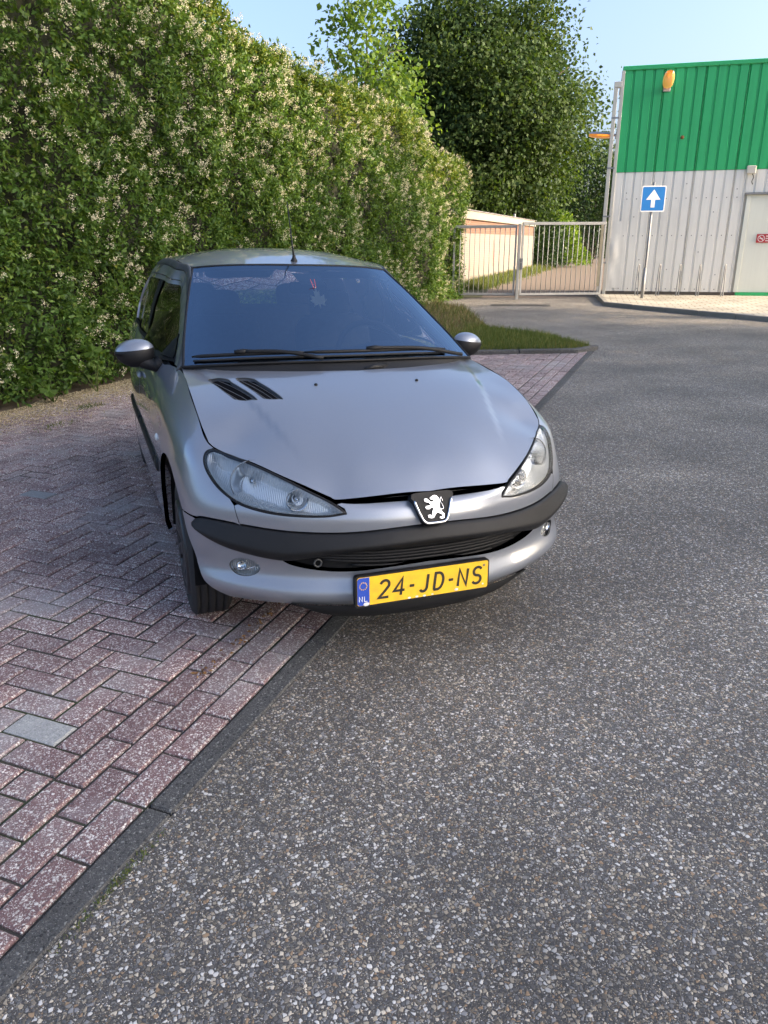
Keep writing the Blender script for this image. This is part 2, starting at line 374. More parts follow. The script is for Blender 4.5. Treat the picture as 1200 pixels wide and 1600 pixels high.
# side of the cabin x(y,z)
SIDEP=[(.770,1.5,.945),(.772,2.2,.965),(.765,2.8,.985),(.745,3.2,1.0),(.690,3.45,1.01),(.722,2.2,1.15),(.715,2.8,1.16),(.690,3.2,1.16),(.630,2.4,1.36),(.625,2.8,1.355),(.60,3.1,1.33),(.583,2.4,1.398),(.580,2.8,1.385),(.56,3.1,1.362),(.535,3.33,1.318),(.60,3.4,1.18),(.75,1.75,1.03),(.735,1.9,1.10)]
for _k in np.linspace(0,1,9):          # windscreen pillar: rounded section swept along the edge of the glass
    _e=np.array((.704-.164*_k-.012*math.sin(math.pi*_k),1.14+.765*_k,.972+.394*_k))
    for _d,_x in ((0,0),(.03,.024),(.075,.046),(.12,.058)): SIDEP.append((_e[0]+_x,_e[1]+_d*.46,_e[2]-_d*.89))
for _y,_z,_x in ((2.05,1.381,.568),(2.2,1.392,.577)):
    for _d,_dx in ((0,0),(.03,.030),(.075,.055)): SIDEP.append((_x+_dx,_y,_z-_d))
_s=np.array(SIDEP);_st=TPS(_s[:,1:],_s[:,0],2e-4)
def SIDE(q):
    q=np.asarray(q,float);return np.c_[_st(q),q]
SIDE.sgn=1
# ---------------------------------------------------------------- ground frame: s along the kerb, t towards the hedge
K0=np.array((-.385,.314));_a=R_(47.3);KD=np.array((math.cos(_a),math.sin(_a)));KL=np.array((-math.sin(_a),math.cos(_a)))
def G(s,t,z=0.): p=K0+s*KD+t*KL;return (p[0],p[1],z)
def vnoise(x,y,seed=0):
    x=np.asarray(x,float);y=np.asarray(y,float);xi=np.floor(x).astype(np.int64);yi=np.floor(y).astype(np.int64);fx=x-xi;fy=y-yi;fx=fx*fx*(3-2*fx);fy=fy*fy*(3-2*fy)
    def h(a,b):
        v=(a*374761393+b*668265263+seed*974711)&0x7fffffff;v=((v^(v>>13))*1274126177)&0x7fffffff;return ((v^(v>>16))&0xffff)/65535.
    return (h(xi,yi)*(1-fx)+h(xi+1,yi)*fx)*(1-fy)+(h(xi,yi+1)*(1-fx)+h(xi+1,yi+1)*fx)*fy
def aggregate(name,binder,stops,sc,bump=.5,thr=(.04,.40),rough=.75,tint=None,big=None,fine=1.0):
    """stones set in a binder; stops = stone colours"""
    t=NT(name);pos=t.geo().outputs['Position'];wob=t.noise(pos,sc*.8,2);v3=t.new('VectorMath',operation='MULTIPLY_ADD');v3.inputs[1].default_value=(.35/sc,)*3;t.link(wob.outputs['Color'],v3.inputs[0]);t.link(pos,v3.inputs[2]);P=v3.outputs[0]
    def layer(k,lo,hi):
        v=t.voro(P,k);ed=t.voro(P,k,'DISTANCE_TO_EDGE');sep=t.new('SeparateColor');t.link(v.outputs['Color'],sep.inputs[0])
        col=t.ramp(sep.outputs[0],stops,'CONSTANT');thr_=t.math('MULTIPLY_ADD',sep.outputs[1],lo-hi);thr_.node.inputs[2].default_value=hi
        mk_=t.math('SUBTRACT',ed.outputs['Distance'],thr_);mask=t.math('MULTIPLY',mk_,22.,True);hgt=t.math('MULTIPLY',t.math('MINIMUM',t.math('MAXIMUM',mk_,0.),.12),5.0);return col,mask,hgt
    ca,ma,ha=layer(sc,*thr);cb,mb,hb=layer(sc*2.4,thr[0]*fine,thr[1]*fine)
    big_n=t.noise(pos,big or .9,5,.6);bn=t.ramp(big_n.outputs[0],[(.28,(.66,.66,.66)),(.72,(1.28,1.28,1.28))])
    fn=t.noise(pos,sc*6,2);bind=t.mix(fn.outputs[0],tuple(c*.6 for c in binder),tuple(c*1.5 for c in binder))
    c=t.mix(mb,bind,cb);c=t.mix(ma,c,ca);c=t.mix(1.0,c,bn,'MULTIPLY')
    h=t.math('MAXIMUM',ha,t.math('MULTIPLY',hb,.5));nb=t.bump(h,bump,.006)
    t.set(Roughness=rough);return t,c,pos
def stone_stops(L): return [(i/len(L),c) for i,c in enumerate(L)]
t,c,pos=aggregate('asphalt',(0.058,0.053,0.048),stone_stops([(0.087,0.083,0.079),(0.195,0.173,0.140),(0.114,0.112,0.111),(0.319,0.279,0.216),(0.217,0.210,0.197),(0.137,0.118,0.092),(0.456,0.442,0.412),(0.097,0.098,0.101),(0.354,0.302,0.227),(0.620,0.600,0.570),(0.160,0.154,0.151),(0.571,0.503,0.401),(0.109,0.103,0.096),(0.251,0.248,0.249),(0.309,0.213,0.130),(0.103,0.098,0.093)]),104,.8,(.012,.25),rough=.64,fine=1.15)
mp=t.new('Mapping');mp.inputs['Rotation'].default_value=(0,0,-R_(47.3));mp.inputs['Scale'].default_value=(.10,.85,1);t.link(pos,mp.inputs[0]);tr=t.noise(mp.outputs[0],1.0,3,.5);oil=t.noise(pos,2.3,5,.62)
c=t.mix(1.,c,t.ramp(tr.outputs[0],[(.35,(.86,.86,.87)),(.65,(1.14,1.13,1.11))]),'MULTIPLY');c=t.mix(t.ramp(oil.outputs[0],[(.66,0),(.76,.5)]),c,(.05,.048,.046));t.base(c);ASPH=t.m
def brick_mat(name,binder,stones,dusty=True):
    t,c,pos=aggregate(name,binder,stone_stops(stones),140,.45,(.012,.30),.66)
    oi=t.new('ObjectInfo');g=t.geo();r=t.math('FRACT',t.math('ADD',oi.outputs['Random'],g.outputs['Random Per Island']))
    c=t.mix(1.0,c,t.ramp(r,[(0,(.80,.78,.80)),(.5,(1,1,1)),(1,(1.18,1.14,1.12))]),'MULTIPLY')
    if dusty:   # chalky dust lies along the outer rows and in patches
        n=t.noise(pos,1.6,4,.6);d=t.ramp(n.outputs[0],[(.52,0),(.68,.60)]);c=t.mix(d,c,(.33,.32,.32))
    t.base(c);return t.m
BR_RED=brick_mat('red_paver',(0.185,0.110,0.109),[(0.182,0.108,0.107),(0.594,0.560,0.523),(0.231,0.140,0.136),(0.163,0.095,0.096),(0.726,0.694,0.654),(0.209,0.123,0.120),(0.484,0.448,0.414),(0.171,0.101,0.100),(0.660,0.627,0.589),(0.193,0.112,0.111),(0.550,0.515,0.480),(0.099,0.074,0.073),(0.770,0.739,0.698),(0.220,0.134,0.131)])
BR_GREY=brick_mat('grey_paver',(.25,.26,.26),[(.30,.31,.31),(.22,.23,.23),(.34,.35,.34),(.26,.27,.26),(.20,.21,.21)],False)
t,c,pos=aggregate('kerb_concrete',(.075,.075,.074),stone_stops([(.085,.085,.085),(.11,.11,.108),(.05,.05,.052),(.24,.24,.23),(.10,.10,.098),(.035,.035,.036),(.15,.15,.145)]),130,.9,(.02,.35),.9);t.base(c);KERBM=t.m
t,c,pos=aggregate('pale_tiles',(.46,.42,.34),stone_stops([(.44,.40,.32),(.52,.48,.39),(.40,.37,.30)]),60,.1,(.03,.4),.85)
bt=t.new('TexBrick',offset=.5);bt.inputs['Scale'].default_value=1.0;bt.inputs['Mortar Size'].default_value=.012;bt.inputs['Brick Width'].default_value=.30;bt.inputs['Row Height'].default_value=.30;bt.inputs['Color1'].default_value=(1,1,1,1);bt.inputs['Color2'].default_value=(.88,.86,.84,1);bt.inputs['Mortar'].default_value=(.45,.40,.33,1)
mp=t.new('Mapping');mp.inputs['Rotation'].default_value=(0,0,R_(36));t.link(pos,mp.inputs[0]);t.link(mp.outputs[0],bt.inputs['Vector']);t.base(t.mix(1.,c,bt.outputs[0],'MULTIPLY'));TILES=t.m
def soil_mat(name,a,b,sc=9,bump=.6):
    t=NT(name);pos=t.geo().outputs['Position'];n=t.noise(pos,sc,6,.65);n2=t.noise(pos,sc*14,3);t.base(t.mix(t.math('MULTIPLY_ADD',n2.outputs[0],.5) if False else t.mix(.5,n.outputs[0],n2.outputs[0]),a,b));t.set(Roughness=.95);t.bump(n2.outputs[0],bump,.02);return t.m
SAND=soil_mat('joint_sand',(.012,.011,.010),(.035,.030,.027),30)
SOIL=soil_mat('hedge_soil',(.05,.036,.022),(.15,.11,.065),7)
TURF=soil_mat('turf_soil',(.035,.04,.014),(.10,.095,.04),5)
PATHM=soil_mat('path_clinker',(.13,.098,.072),(.20,.15,.11),8,.15)
def mossy(name):
    t=NT(name);pos=t.geo().outputs['Position'];n=t.noise(pos,1.7,5,.65);n2=t.noise(pos,60,3);c=t.mix(n2.outputs[0],(.022,.020,.018),(.065,.056,.048));c=t.mix(t.ramp(n.outputs[0],[(.50,0),(.62,.9)]),c,(.035,.050,.016));c=t.mix(t.ramp(t.noise(pos,2.6,4).outputs[0],[(.62,0),(.74,.6)]),c,(.10,.082,.06));t.base(c);t.set(Roughness=.95);t.bump(n2.outputs[0],.6,.01);return t.m
def sheet(name,poly,z,mat,**kw):
    P=poly;return mk(name,[(p[0],p[1],z) for p in P],[tuple(range(len(P)))],mat,**kw)
sheet('ground',[(-300,-300),(400,-300),(400,500),(-300,500)],-.05,TURF,kind='structure')
sheet('road',[G(*q)[:2] for q in ((-60,-60),(70,-60),(70,4),(24,5.2),(16.0,5.2),(16.0,9),(6.2,9),(6.35,4.9),(9.04,-.086),(-60,-.086))],-.006,ASPH,kind='structure')
# --- parking bay: sand bed with laid pavers
bay=sheet('parking_bay',[G(*q)[:2] for q in ((-12,.0),(8.9,.0),(6.3,4.9),(6.3,5.2),(-12,5.2))],-.010,mossy('joint_fill'),kind='structure')
W=.111
def brick_mesh(name,L,Wd,mat):
    g=.0050;b=.0065;x,y=L/2-g,Wd/2-g;V=[(-x,-y,-.03),(x,-y,-.03),(x,y,-.03),(-x,y,-.03),(-x,-y,-b*.7),(x,-y,-b*.7),(x,y,-b*.7),(-x,y,-b*.7),(-x+b,-y+b,0),(x-b,-y+b,0),(x-b,y-b,0),(-x+b,y-b,0)]
    F=[(8,9,10,11)]+[(4+i,4+(i+1)%4,8+(i+1)%4,8+i) for i in range(4)]+[(i,(i+1)%4,4+(i+1)%4,4+i) for i in range(4)]
    me=bpy.data.meshes.new(name);me.from_pydata(V,[],F);me.materials.append(mat);return me
BM={('f',0):brick_mesh('paving_brick',2*W,W,BR_RED),('h',0):brick_mesh('paving_brick',W,W,BR_RED),('f',1):brick_mesh('paving_brick',2*W,W,BR_GREY),('h',1):brick_mesh('paving_brick',W,W,BR_GREY)}
bricks=[]       # s,t,rot,kind
s_end=lambda t:8.93-t*.53
for r in range(3):
    s=-9.0+(r%2)*W
    while s<8.9:
        if s+W<s_end((r+.5)*W)-.02: bricks.append((s+W,(r+.5)*W+.0,0,'f'))
        s+=2*W
t0=3*W+.004
for i in range(-82,82):
    for j in range(-1,44):
        m=(i-j)%4
        if m==0 and j>=0: b=((i+1)*W,t0+(j+.5)*W,0,'f')
        elif m==3: b=((i+.5)*W,t0+(j+1)*W,1,'f') if j>=0 else ((i+.5)*W,t0+.5*W,1,'h')
        else: continue
        if b[0]<s_end(b[1])-.10: bricks.append(b)
Cxy=np.array((-1.056,-2.263));cand=[]
for n,(s,t,r,k) in enumerate(bricks):
    p=np.array(G(s,t)[:2]);d=p-Cxy;dist=np.linalg.norm(d);az=math.degrees(math.atan2(d[1],d[0]))
    under=abs(p[0])<.80 and .35<p[1]<3.6
    vis=(41.0<az<97) and dist>1.7 and not under and not (p[1]>3.0 and abs(p[0])<.9)
    cand.append((0 if vis else 1,dist,n))
cand.sort();solo=set(n for v,d,n in cand[:300] if v==0)
grey_spots=[(-.81,.55),(1.02,2.41)];near=[min(range(len(bricks)),key=lambda n:(bricks[n][0]-a)**2+(bricks[n][1]-b)**2+(5 if bricks[n][3]!='f' else 0)) for a,b in grey_spots]
rest=MB();restN=0
for n,(s,t,r,k) in enumerate(bricks):
    if s<-3.2 and n not in solo: continue
    me=BM[(k,1 if n in near else 0)];p=G(s,t,random.uniform(-.0035,.0015)-.004*max(0,math.sin(s*1.3+t*2.1)));rz=_a+(math.pi/2 if r else 0)+random.gauss(0,.006);rx,ry=random.gauss(0,.006),random.gauss(0,.006)
    if n in solo or n in near:
        o=bpy.data.objects.new('paving_brick',me);o.location=p;o.rotation_euler=(rx,ry,rz);link(o,bay)
        if n in near: o['label']='pale grey paving brick among the red ones'
    else:
        Mx=Matrix.Translation(p)@Matrix.Rotation(rz,4,'Z')@Matrix.Rotation(rx,4,'X');rest.add([Mx@v.co for v in me.vertices],[tuple(q.vertices) for q in me.polygons])
rest.build('far_paving_bricks',BR_RED,bay,kind='stuff')
# --- flush kerb of concrete bands
kb=sheet('kerb',[G(*q)[:2] for q in ((-12,-.0855),(9.0,-.0855),(9.0,.001),(-12,.001))],-.016,SAND,kind='structure')
s=-5.0;i=0
while s<8.95:
    e=min(s+1.0,8.95);mb=MB();mb.box(s+.003,e-.003,-.084,-.004,-.06,random.uniform(-.004,.002),bev=.006);o=mb.build('kerb_stone',KERBM,kb);o.matrix_world=Matrix(((KD[0],KL[0],0,K0[0]),(KD[1],KL[1],0,K0[1]),(0,0,1,0),(0,0,0,1)));s=e
# kerb round the verge
def kerb_run(parent,pts,w,h,L=1.0,base=-.05,mat=None):
    pts=[np.array(p) for p in pts]
    for a,b in zip(pts,pts[1:]):
        n=max(1,int(round(np.linalg.norm(b-a)/L)));d=(b-a)/np.linalg.norm(b-a);nr=np.array((-d[1],d[0]))
        for k in range(n):
            p=a+(b-a)*k/n;l=np.linalg.norm(b-a)/n;o=MB().box(.004,l-.004,0,w,base,h+random.uniform(-.006,.006),bev=.012).build('kerb_stone',mat or KERBM,parent)
            o.matrix_world=Matrix(((d[0],nr[0],0,p[0]),(d[1],nr[1],0,p[1]),(0,0,1,0),(0,0,0,1)))
verge_st=[(8.77,.15),(9.14,-.08),(10.55,.92),(11.19,2.01),(14.9,3.5),(16.1,4.5),(17.5,4.95),(17.5,5.8),(6.2,5.8),(6.35,4.85),(8.03,1.64),(8.19,1.40)]
verge=sheet('verge',[G(*q)[:2] for q in verge_st],.045,TURF,kind='structure')
kerb_run(verge,[G(*q)[:2] for q in ((6.27,4.9),(7.93,1.62),(8.66,.12),(9.2,-.12))],.11,.055)
soil=sheet('soil_bed',[G(*q)[:2] for q in [(-6,4.55)]+[(s,4.46+.12*vnoise(s*1.7,0,3)) for s in np.arange(-5.5,6.4,.25)]+[(6.35,4.6),(6.3,7.5),(-6,7.5)]],.003,SOIL,kind='structure')
# --- pavement in front of the green and white hall
FZ=-36.0;F0=np.array((12.72,15.96));FD=np.array((math.cos(R_(FZ)),math.sin(R_(FZ))));FB=np.array((-FD[1],FD[0]))     # FB points into the building
def Fp(a,d,z): p=F0+a*FD-d*FB;return (p[0],p[1],z)                                                                    # d = distance in front of the wall
pave=sheet('pavement',[(12.36,15.78),(10.95,13.45),(11.25,10.65),(11.55,8.9),(12.6,5.2),(16,-2),(22,6),Fp(8.2,0,0)[:2],Fp(-.2,-.05,0)[:2]],.085,TILES,kind='structure')
kerb_run(pave,[(12.30,15.70),(10.84,13.42),(11.14,10.62),(11.44,8.85),(12.5,5.1),(15.9,-2.1)],.12,.09,mat=plain('pale_kerb',(.26,.24,.205),.85,0,.25,6,.3,80))
sheet('path',[(9.3,17.2),(12.5,15.9),(14.8,18.6),(24.5,31.5),(45,56),(52,66),(46,66),(36,54),(24,37.5),(12.6,22.2)],-.002,PATHM,kind='structure')
sheet('grass_strip',[(9.0,17.2),(9.5,17.2),(12.6,22.2),(24,37.4),(22,37),(10.6,21.2),(7.5,18.2)],.004,TURF,kind='structure')

# loose grit washed against the kerb
rgg=np.random.default_rng(77);mb=MB()
for i in range(900):
    s_=rgg.uniform(-2.2,6);t_=-.088-abs(rgg.normal())*.05-(rgg.random()<.25)*rgg.random()*.5;r_=rgg.uniform(.0015,.0045);p=np.array(G(s_,t_,-.006+r_*.5));a_=rgg.uniform(.6,1.3,3)*r_;mb.add([p+a_*np.array(v) for v in ((1,0,0),(0,1,0),(-1,0,0),(0,-1,0),(0,0,1),(0,0,-1))],[(0,1,4),(1,2,4),(2,3,4),(3,0,4),(1,0,5),(2,1,5),(3,2,5),(0,3,5)])
t=NT('grit');r=t.geo().outputs['Random Per Island'];t.base(t.ramp(r,[(0,(.08,.075,.07)),(.4,(.18,.16,.13)),(.7,(.30,.28,.25)),(1,(.52,.50,.47))]));t.set(Roughness=.85);mb.build('loose_grit',t.m,label='loose grit washed along the kerb edge of the road',cat='grit',kind='stuff')
# ---------------------------------------------------------------- foliage
def leaf_mat(name,stops,trans=.35,rough=.45,tcol=None,big=.8):
    t=NT(name);g=t.geo();r=g.outputs['Random Per Island'];n=t.noise(g.outputs['Position'],big,3)
    c=t.ramp(t.math('ADD',t.math('MULTIPLY',r,.62),t.math('MULTIPLY',n.outputs[0],.38)),stops);t.base(c);t.set(Roughness=rough,Specular_IOR_Level=.22)
    tl=t.new('BsdfTranslucent');tc=t.mix(1.0,c,tcol or (1.5,1.45,.55),'MULTIPLY');t.link(tc,tl.inputs[0]);mx=t.new('MixShader');mx.inputs[0].default_value=trans;t.link(t.b.outputs[0],mx.inputs[1]);t.link(tl.outputs[0],mx.inputs[2]);t.link(mx.outputs[0],t.out.inputs[0]);return t.m
HEDGE=leaf_mat('hedge_leaf',[(.15,(.036,.072,.019)),(.45,(.072,.138,.030)),(.70,(.115,.195,.042)),(.88,(.18,.245,.055)),(1,(.25,.27,.075))],.34,.40)
HEDGEY=leaf_mat('young_hedge_leaf',[(.1,(.05,.095,.018)),(.5,(.11,.165,.030)),(.8,(.20,.23,.05)),(1,(.30,.27,.08))],.42,.42)
TREEL=leaf_mat('tree_leaf',[(.15,(.020,.042,.014)),(.5,(.038,.072,.019)),(.8,(.065,.10,.026)),(1,(.12,.14,.035))],.34,.62,big=.35)
YOUNG=leaf_mat('young_tree_leaf',[(.15,(.05,.10,.02)),(.5,(.09,.16,.03)),(.85,(.16,.22,.045)),(1,(.22,.25,.06))],.45,.42)
DARKL=leaf_mat('dark_shrub_leaf',[(.2,(.014,.034,.013)),(.6,(.03,.062,.02)),(1,(.07,.10,.03))],.25,.45)
PETAL=leaf_mat('cream_flower',[(.0,(.52,.47,.30)),(.5,(.66,.62,.44)),(1,(.78,.75,.60))],.30,.7,(1.1,1.05,.9))
GRASS=leaf_mat('grass_blade',[(.1,(.05,.085,.020)),(.5,(.095,.135,.035)),(.75,(.17,.17,.06)),(1,(.30,.25,.12))],.3,.6)
DRY=leaf_mat('dry_grass',[(.1,(.13,.105,.055)),(.6,(.21,.165,.09)),(1,(.30,.25,.14))],.25,.7,(1.1,1,.8))
BARK=plain('bark',(.075,.058,.042),.9,0,.4,14,.6,60)
TWIG=plain('twig',(.045,.032,.022),.9,0,.3,30)
CORE=plain('hedge_core_shade',(.020,.024,.012),.95,0,.5,5,.8,14)  # near-black: shade between the leaves painted into the core
def unit(v): return v/(np.linalg.norm(v,axis=1)[:,None]+1e-9)
def leaves(name,P,D,L,Wd,mat,parent,k=6,nrm=None,spread=.6,**kw):
    """P base points, D directions (unit); leaf blades lie along D with a random roll"""
    n=len(P);A=unit(np.cross(D,RNG.normal(size=(n,3)) if nrm is None else nrm+RNG.normal(size=(n,3))*spread));B=np.cross(A,D);s=np.where(B[:,2]<0,-1,1)[:,None];B=B*s;A=A*s
    L=np.asarray(L)*np.ones(n);Wd=np.asarray(Wd)*np.ones(n);l=L[:,None];w=Wd[:,None]
    if k==6:
        f=.18*w;V=np.stack([P,P+D*l*.30-A*w*.48+B*f,P+D*l*.68-A*w*.40+B*f,P+D*l-B*l*.12,P+D*l*.68+A*w*.40+B*f,P+D*l*.30+A*w*.48+B*f],1)
    elif k==4: V=np.stack([P,P+D*l*.45-A*w*.5+B*w*.12,P+D*l-B*l*.08,P+D*l*.45+A*w*.5+B*w*.12],1)
    else: V=np.stack([P-A*w*.5,P+A*w*.5,P+D*l],1)
    return fast_mesh(name,V.reshape(-1,3),n,k,mat,parent,**kw)
def hedge_section(s0,s1,hfun,label,dens,lsz,flow,young,seed,end=False,start=False,tfront=4.85,depth=1.25):
    root=empty('hedge',G((s0+s1)/2,tfront+.6),0,label,'hedge','sections of the flowering hedge');root_inv=Matrix.Translation(root.location).inverted();loc=np.array(root.location)
    def face_pts(n):
        s=RNG.uniform(s0,s1,n);H=hfun(s);z=RNG.uniform(.008,1,n)**1.05*H
        bump=.40*(vnoise(s*1.3,z*1.1,seed)-.5)+.30*(vnoise(s*3.3,z*3.1,seed+1)-.5)+.10*(vnoise(s*8,z*8,seed+2)-.5)
        lean=-.05*(z/H)+.22*np.clip(z/H-.86,0,1)**1.2*3-.35*np.clip(.5-z,0,1)
        return s,tfront+bump*-1+lean,z
    nF=int(dens*(s1-s0)*float(np.mean(hfun(np.linspace(s0,s1,20))))/9)
    s,t,z=face_pts(nF);N=np.tile(-KL,(nF,1));base=K0+np.outer(s,KD)+np.outer(t,KL);P=np.c_[base,z];Nr=np.c_[N,np.zeros(nF)]
    nT=int(dens*(s1-s0)*depth/9);s2=RNG.uniform(s0,s1,nT);t2=tfront+RNG.uniform(.0,depth,nT);z2=hfun(s2)+.10*(vnoise(s2*2.2,t2*2.2,seed+3)-.5)+.22*(vnoise(s2*5,t2*5,seed+4)-.5)
    P=np.concatenate([P,np.c_[K0+np.outer(s2,KD)+np.outer(t2,KL),z2]]);Nr=np.concatenate([Nr,np.tile((0,0,1.),(nT,1))])
    if end:
        nE=int(dens*depth*float(hfun(np.array([s1]))[0])/9*1.2);t3=tfront+RNG.uniform(0,depth,nE);z3=RNG.uniform(.03,1,nE)*float(hfun(np.array([s1]))[0]);s3=s1+.25*(vnoise(t3*2,z3*1.6,seed+5)-.5)
        P=np.concatenate([P,np.c_[K0+np.outer(s3,KD)+np.outer(t3,KL),z3]]);Nr=np.concatenate([Nr,np.tile((*KD,0.),(nE,1))])
    n=len(P);D=unit(Nr*.75+RNG.normal(size=(n,3))*.55+np.array((0,0,.35)));sl=RNG.uniform(.05,.22,n)
    # shoots of nine leaves each
    m=9;f=np.linspace(.1,1,m);LP=(P[:,None]-Nr[:,None]*.10+D[:,None]*(sl[:,None]*f)[:,:,None]+RNG.normal(size=(n,m,3))*.016).reshape(-1,3)
    LD=unit((D[:,None]*.55+RNG.normal(size=(n,m,3))*.75+np.array((0,0,.05))).reshape(-1,3));LL=RNG.uniform(.75,1.25,len(LP))*lsz
    zz=np.repeat(P[:,2],m);ss=np.repeat((P[:,:2]-K0)@KD,m);yg=(zz>hfun(ss)-.30*young-.12) & (RNG.random(len(LP))<.75);yg|=RNG.random(len(LP))<.05
    LN=unit(np.repeat(Nr*.5+RNG.normal(size=Nr.shape)*.35,m,0)+np.array((0,0,.7)));leaves('foliage',LP[~yg]-loc,LD[~yg],LL[~yg],LL[~yg]*.46,HEDGE,root,6,LN[~yg],.45);leaves('young_shoots',LP[yg]-loc,LD[yg],LL[yg],LL[yg]*.44,HEDGEY,root,6,LN[yg],.45)
    # flower panicles
    nf=int(1.25*flow*(s1-s0)*4.2);k=RNG.choice(len(P),nf,replace=False);clump=vnoise((P[k,:2]-K0)@KD*1.1,P[k,2]*1.1,seed+9);keep=clump+.35*P[k,2]/4.4+RNG.normal(size=nf)*.12>.52;k=k[keep];nf=len(k)
    c=P[k]+Nr[k]*RNG.uniform(.03,.12,(nf,1))+D[k]*.05;q=26;ax=unit(D[k]+np.array((0,0,.3)));h=RNG.random((nf,q));rad=.034*(1-h*.7);off=RNG.normal(size=(nf,q,3))*rad[:,:,None]*.75;sz=RNG.uniform(.7,1.3,(nf,1,1))
    FP=(c[:,None]+(ax[:,None]*(h*.075)[:,:,None]+off)*sz).reshape(-1,3);FD_=unit(RNG.normal(size=(len(FP),3))+np.repeat(ax,q,0)*.4);leaves('blossom',FP-loc,FD_,RNG.uniform(.011,.020,len(FP)),.014,PETAL,root,4)
    # solid core blocks the view through; the hedge's inner shade is its near-black colour
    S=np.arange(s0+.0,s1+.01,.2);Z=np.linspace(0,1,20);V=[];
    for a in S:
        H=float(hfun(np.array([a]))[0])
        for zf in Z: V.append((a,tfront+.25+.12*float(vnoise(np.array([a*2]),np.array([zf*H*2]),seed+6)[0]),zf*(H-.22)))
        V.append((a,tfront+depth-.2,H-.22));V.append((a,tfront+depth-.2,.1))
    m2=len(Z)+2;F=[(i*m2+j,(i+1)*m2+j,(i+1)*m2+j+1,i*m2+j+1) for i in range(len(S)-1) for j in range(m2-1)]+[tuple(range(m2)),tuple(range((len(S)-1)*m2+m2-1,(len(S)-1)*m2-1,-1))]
    mk('shade_core',[np.array(G(*v))-loc for v in V],F,CORE,root,smooth=True)
    mb=MB()
    for a in np.arange(s0+.1,s1,.16):
        t_=tfront+random.uniform(.25,.6);p=np.array(G(a,t_,0));q_=p+np.array((random.gauss(0,.12),random.gauss(0,.12),random.uniform(.8,1.6)));mb.tube([p-loc,(p+q_)/2+np.array((random.gauss(0,.04),random.gauss(0,.04),0))-loc,q_-loc],[.012,.010,.006],5)
    mb.build('stems',TWIG,root)
    return root
hA=lambda s:np.interp(s,[-3,7.4,8.4,10.5,11],[4.95,4.42,4.15,4.06,3.92])+.10*(vnoise(s*2.1,s*0,31)-.5)
hB=lambda s:np.interp(s,[10.8,11.2,15,15.8],[3.95,4.05,4.08,3.95])+.14*(vnoise(s*2.3,s*0,32)-.5)
hC=lambda s:np.interp(s,[15.8,19.5],[3.42,3.48])+.12*(vnoise(s*2.3,s*0,33)-.5)
hedge_section(.4,10.85,hA,'tall flowering hedge section right behind the parked car',2900,.058,40,.5,5)
hedge_section(10.9,15.85,hB,'middle hedge section with sunlit yellow crown, past the car roof',2100,.062,34,1.8,15)
hedge_section(15.9,19.3,hC,'lowest hedge section at the far end beside the metal gate',2000,.062,30,1.5,25,end=True)
# --- trees
def tree(name,label,base,h_trunk,r0,cc,rad,nclump,nleaf,lsz,mat,seed,gap=.42,clump=.55,group='trees behind the hedge and the gate',k=4,limbs=11):
    rng=np.random.default_rng(seed);root=empty(name,base,0,label,'tree',group);b=np.array(base,float);cc=np.array(cc,float)-b;rad=np.array(rad,float)
    # clump centres: in the shell of an uneven ellipsoid
    u=unit(rng.normal(size=(nclump*3,3)));rr=rng.random(len(u))**.33;az=np.arctan2(u[:,1],u[:,0]);lump=.70+.50*vnoise(az*1.6+10,u[:,2]*2.5+7,seed)+.12*vnoise(az*5+10,u[:,2]*7+7,seed+1)
    c=cc+u*rad*(rr*lump)[:,None];nz=vnoise(c[:,0]*.9+50,c[:,2]*.9+c[:,1]*.7+50,seed+2);c=c[(nz>gap-.1*rr)][:nclump]
    n=len(c);out=unit(c-cc+np.array((0,0,.001)));p=np.repeat(c,nleaf,0)+rng.normal(size=(n*nleaf,3))*np.array((clump,clump,clump*.62))*.5
    d=unit(np.repeat(out,nleaf,0)*.5+rng.normal(size=p.shape)*.7+np.array((0,0,-.15)));L=rng.uniform(.7,1.25,len(p))*lsz
    mb=MB();top=np.array((cc[0]*.8,cc[1]*.8,cc[2]+rad[2]*.45));fork=np.array((cc[0]*.15,cc[1]*.15,h_trunk));mb.tube(cr([(0,0,-.1),fork*np.array((.6,.6,.5)),fork,(fork+top)/2+rng.normal(size=3)*.2,top],5),[r0*1.25]+list(np.linspace(r0,r0*.22,20)),10);mb.build('trunk',BARK,root,True)
    mb=MB()
    for i in range(limbs):
        a=2*math.pi*i/limbs+rng.normal()*.3;hgt=rng.uniform(.0,.75);st=fork+(top-fork)*hgt*.9;en=cc+rad*np.array((math.cos(a),math.sin(a),rng.uniform(-.45,.75)))*rng.uniform(.6,.85)
        P=cr([st,st+(en-st)*.45+np.array((0,0,.3)),en],5);mb.tube(P,list(np.linspace(r0*.38,r0*.08,len(P))),7)
        for j in range(5):
            q=P[rng.integers(3,len(P))];e2=c[np.argmin(((c-(q+rng.normal(size=3)*rad*.35))**2).sum(1))];mb.tube([q,(q+e2)/2+np.array((0,0,.1)),e2],[r0*.11,r0*.07,r0*.03],5)
    mb.build('limbs',BARK,root,True);cw=leaves('crown',p,d,L,L*.72,mat,root,k,unit(np.repeat(out*.7+rng.normal(size=out.shape)*.35,nleaf,0)+np.array((0,0,.6))),.4);return root
tree('large_tree','large dense broadleaf tree rising behind the garage and gate',(19.6,38.2,-.02),2.6,.30,(20.1,37.9,7.2),(5.5,5.5,5.7),1500,76,.21,TREEL,3,.47,1.35,limbs=14)
tree('young_tree','slim light green young tree poking up behind the hedge',G(18.0,7.6),3.2,.07,(6.55,18.1,5.5),(1.35,1.35,2.1),150,20,.15,YOUNG,8,.30,.48,limbs=7)
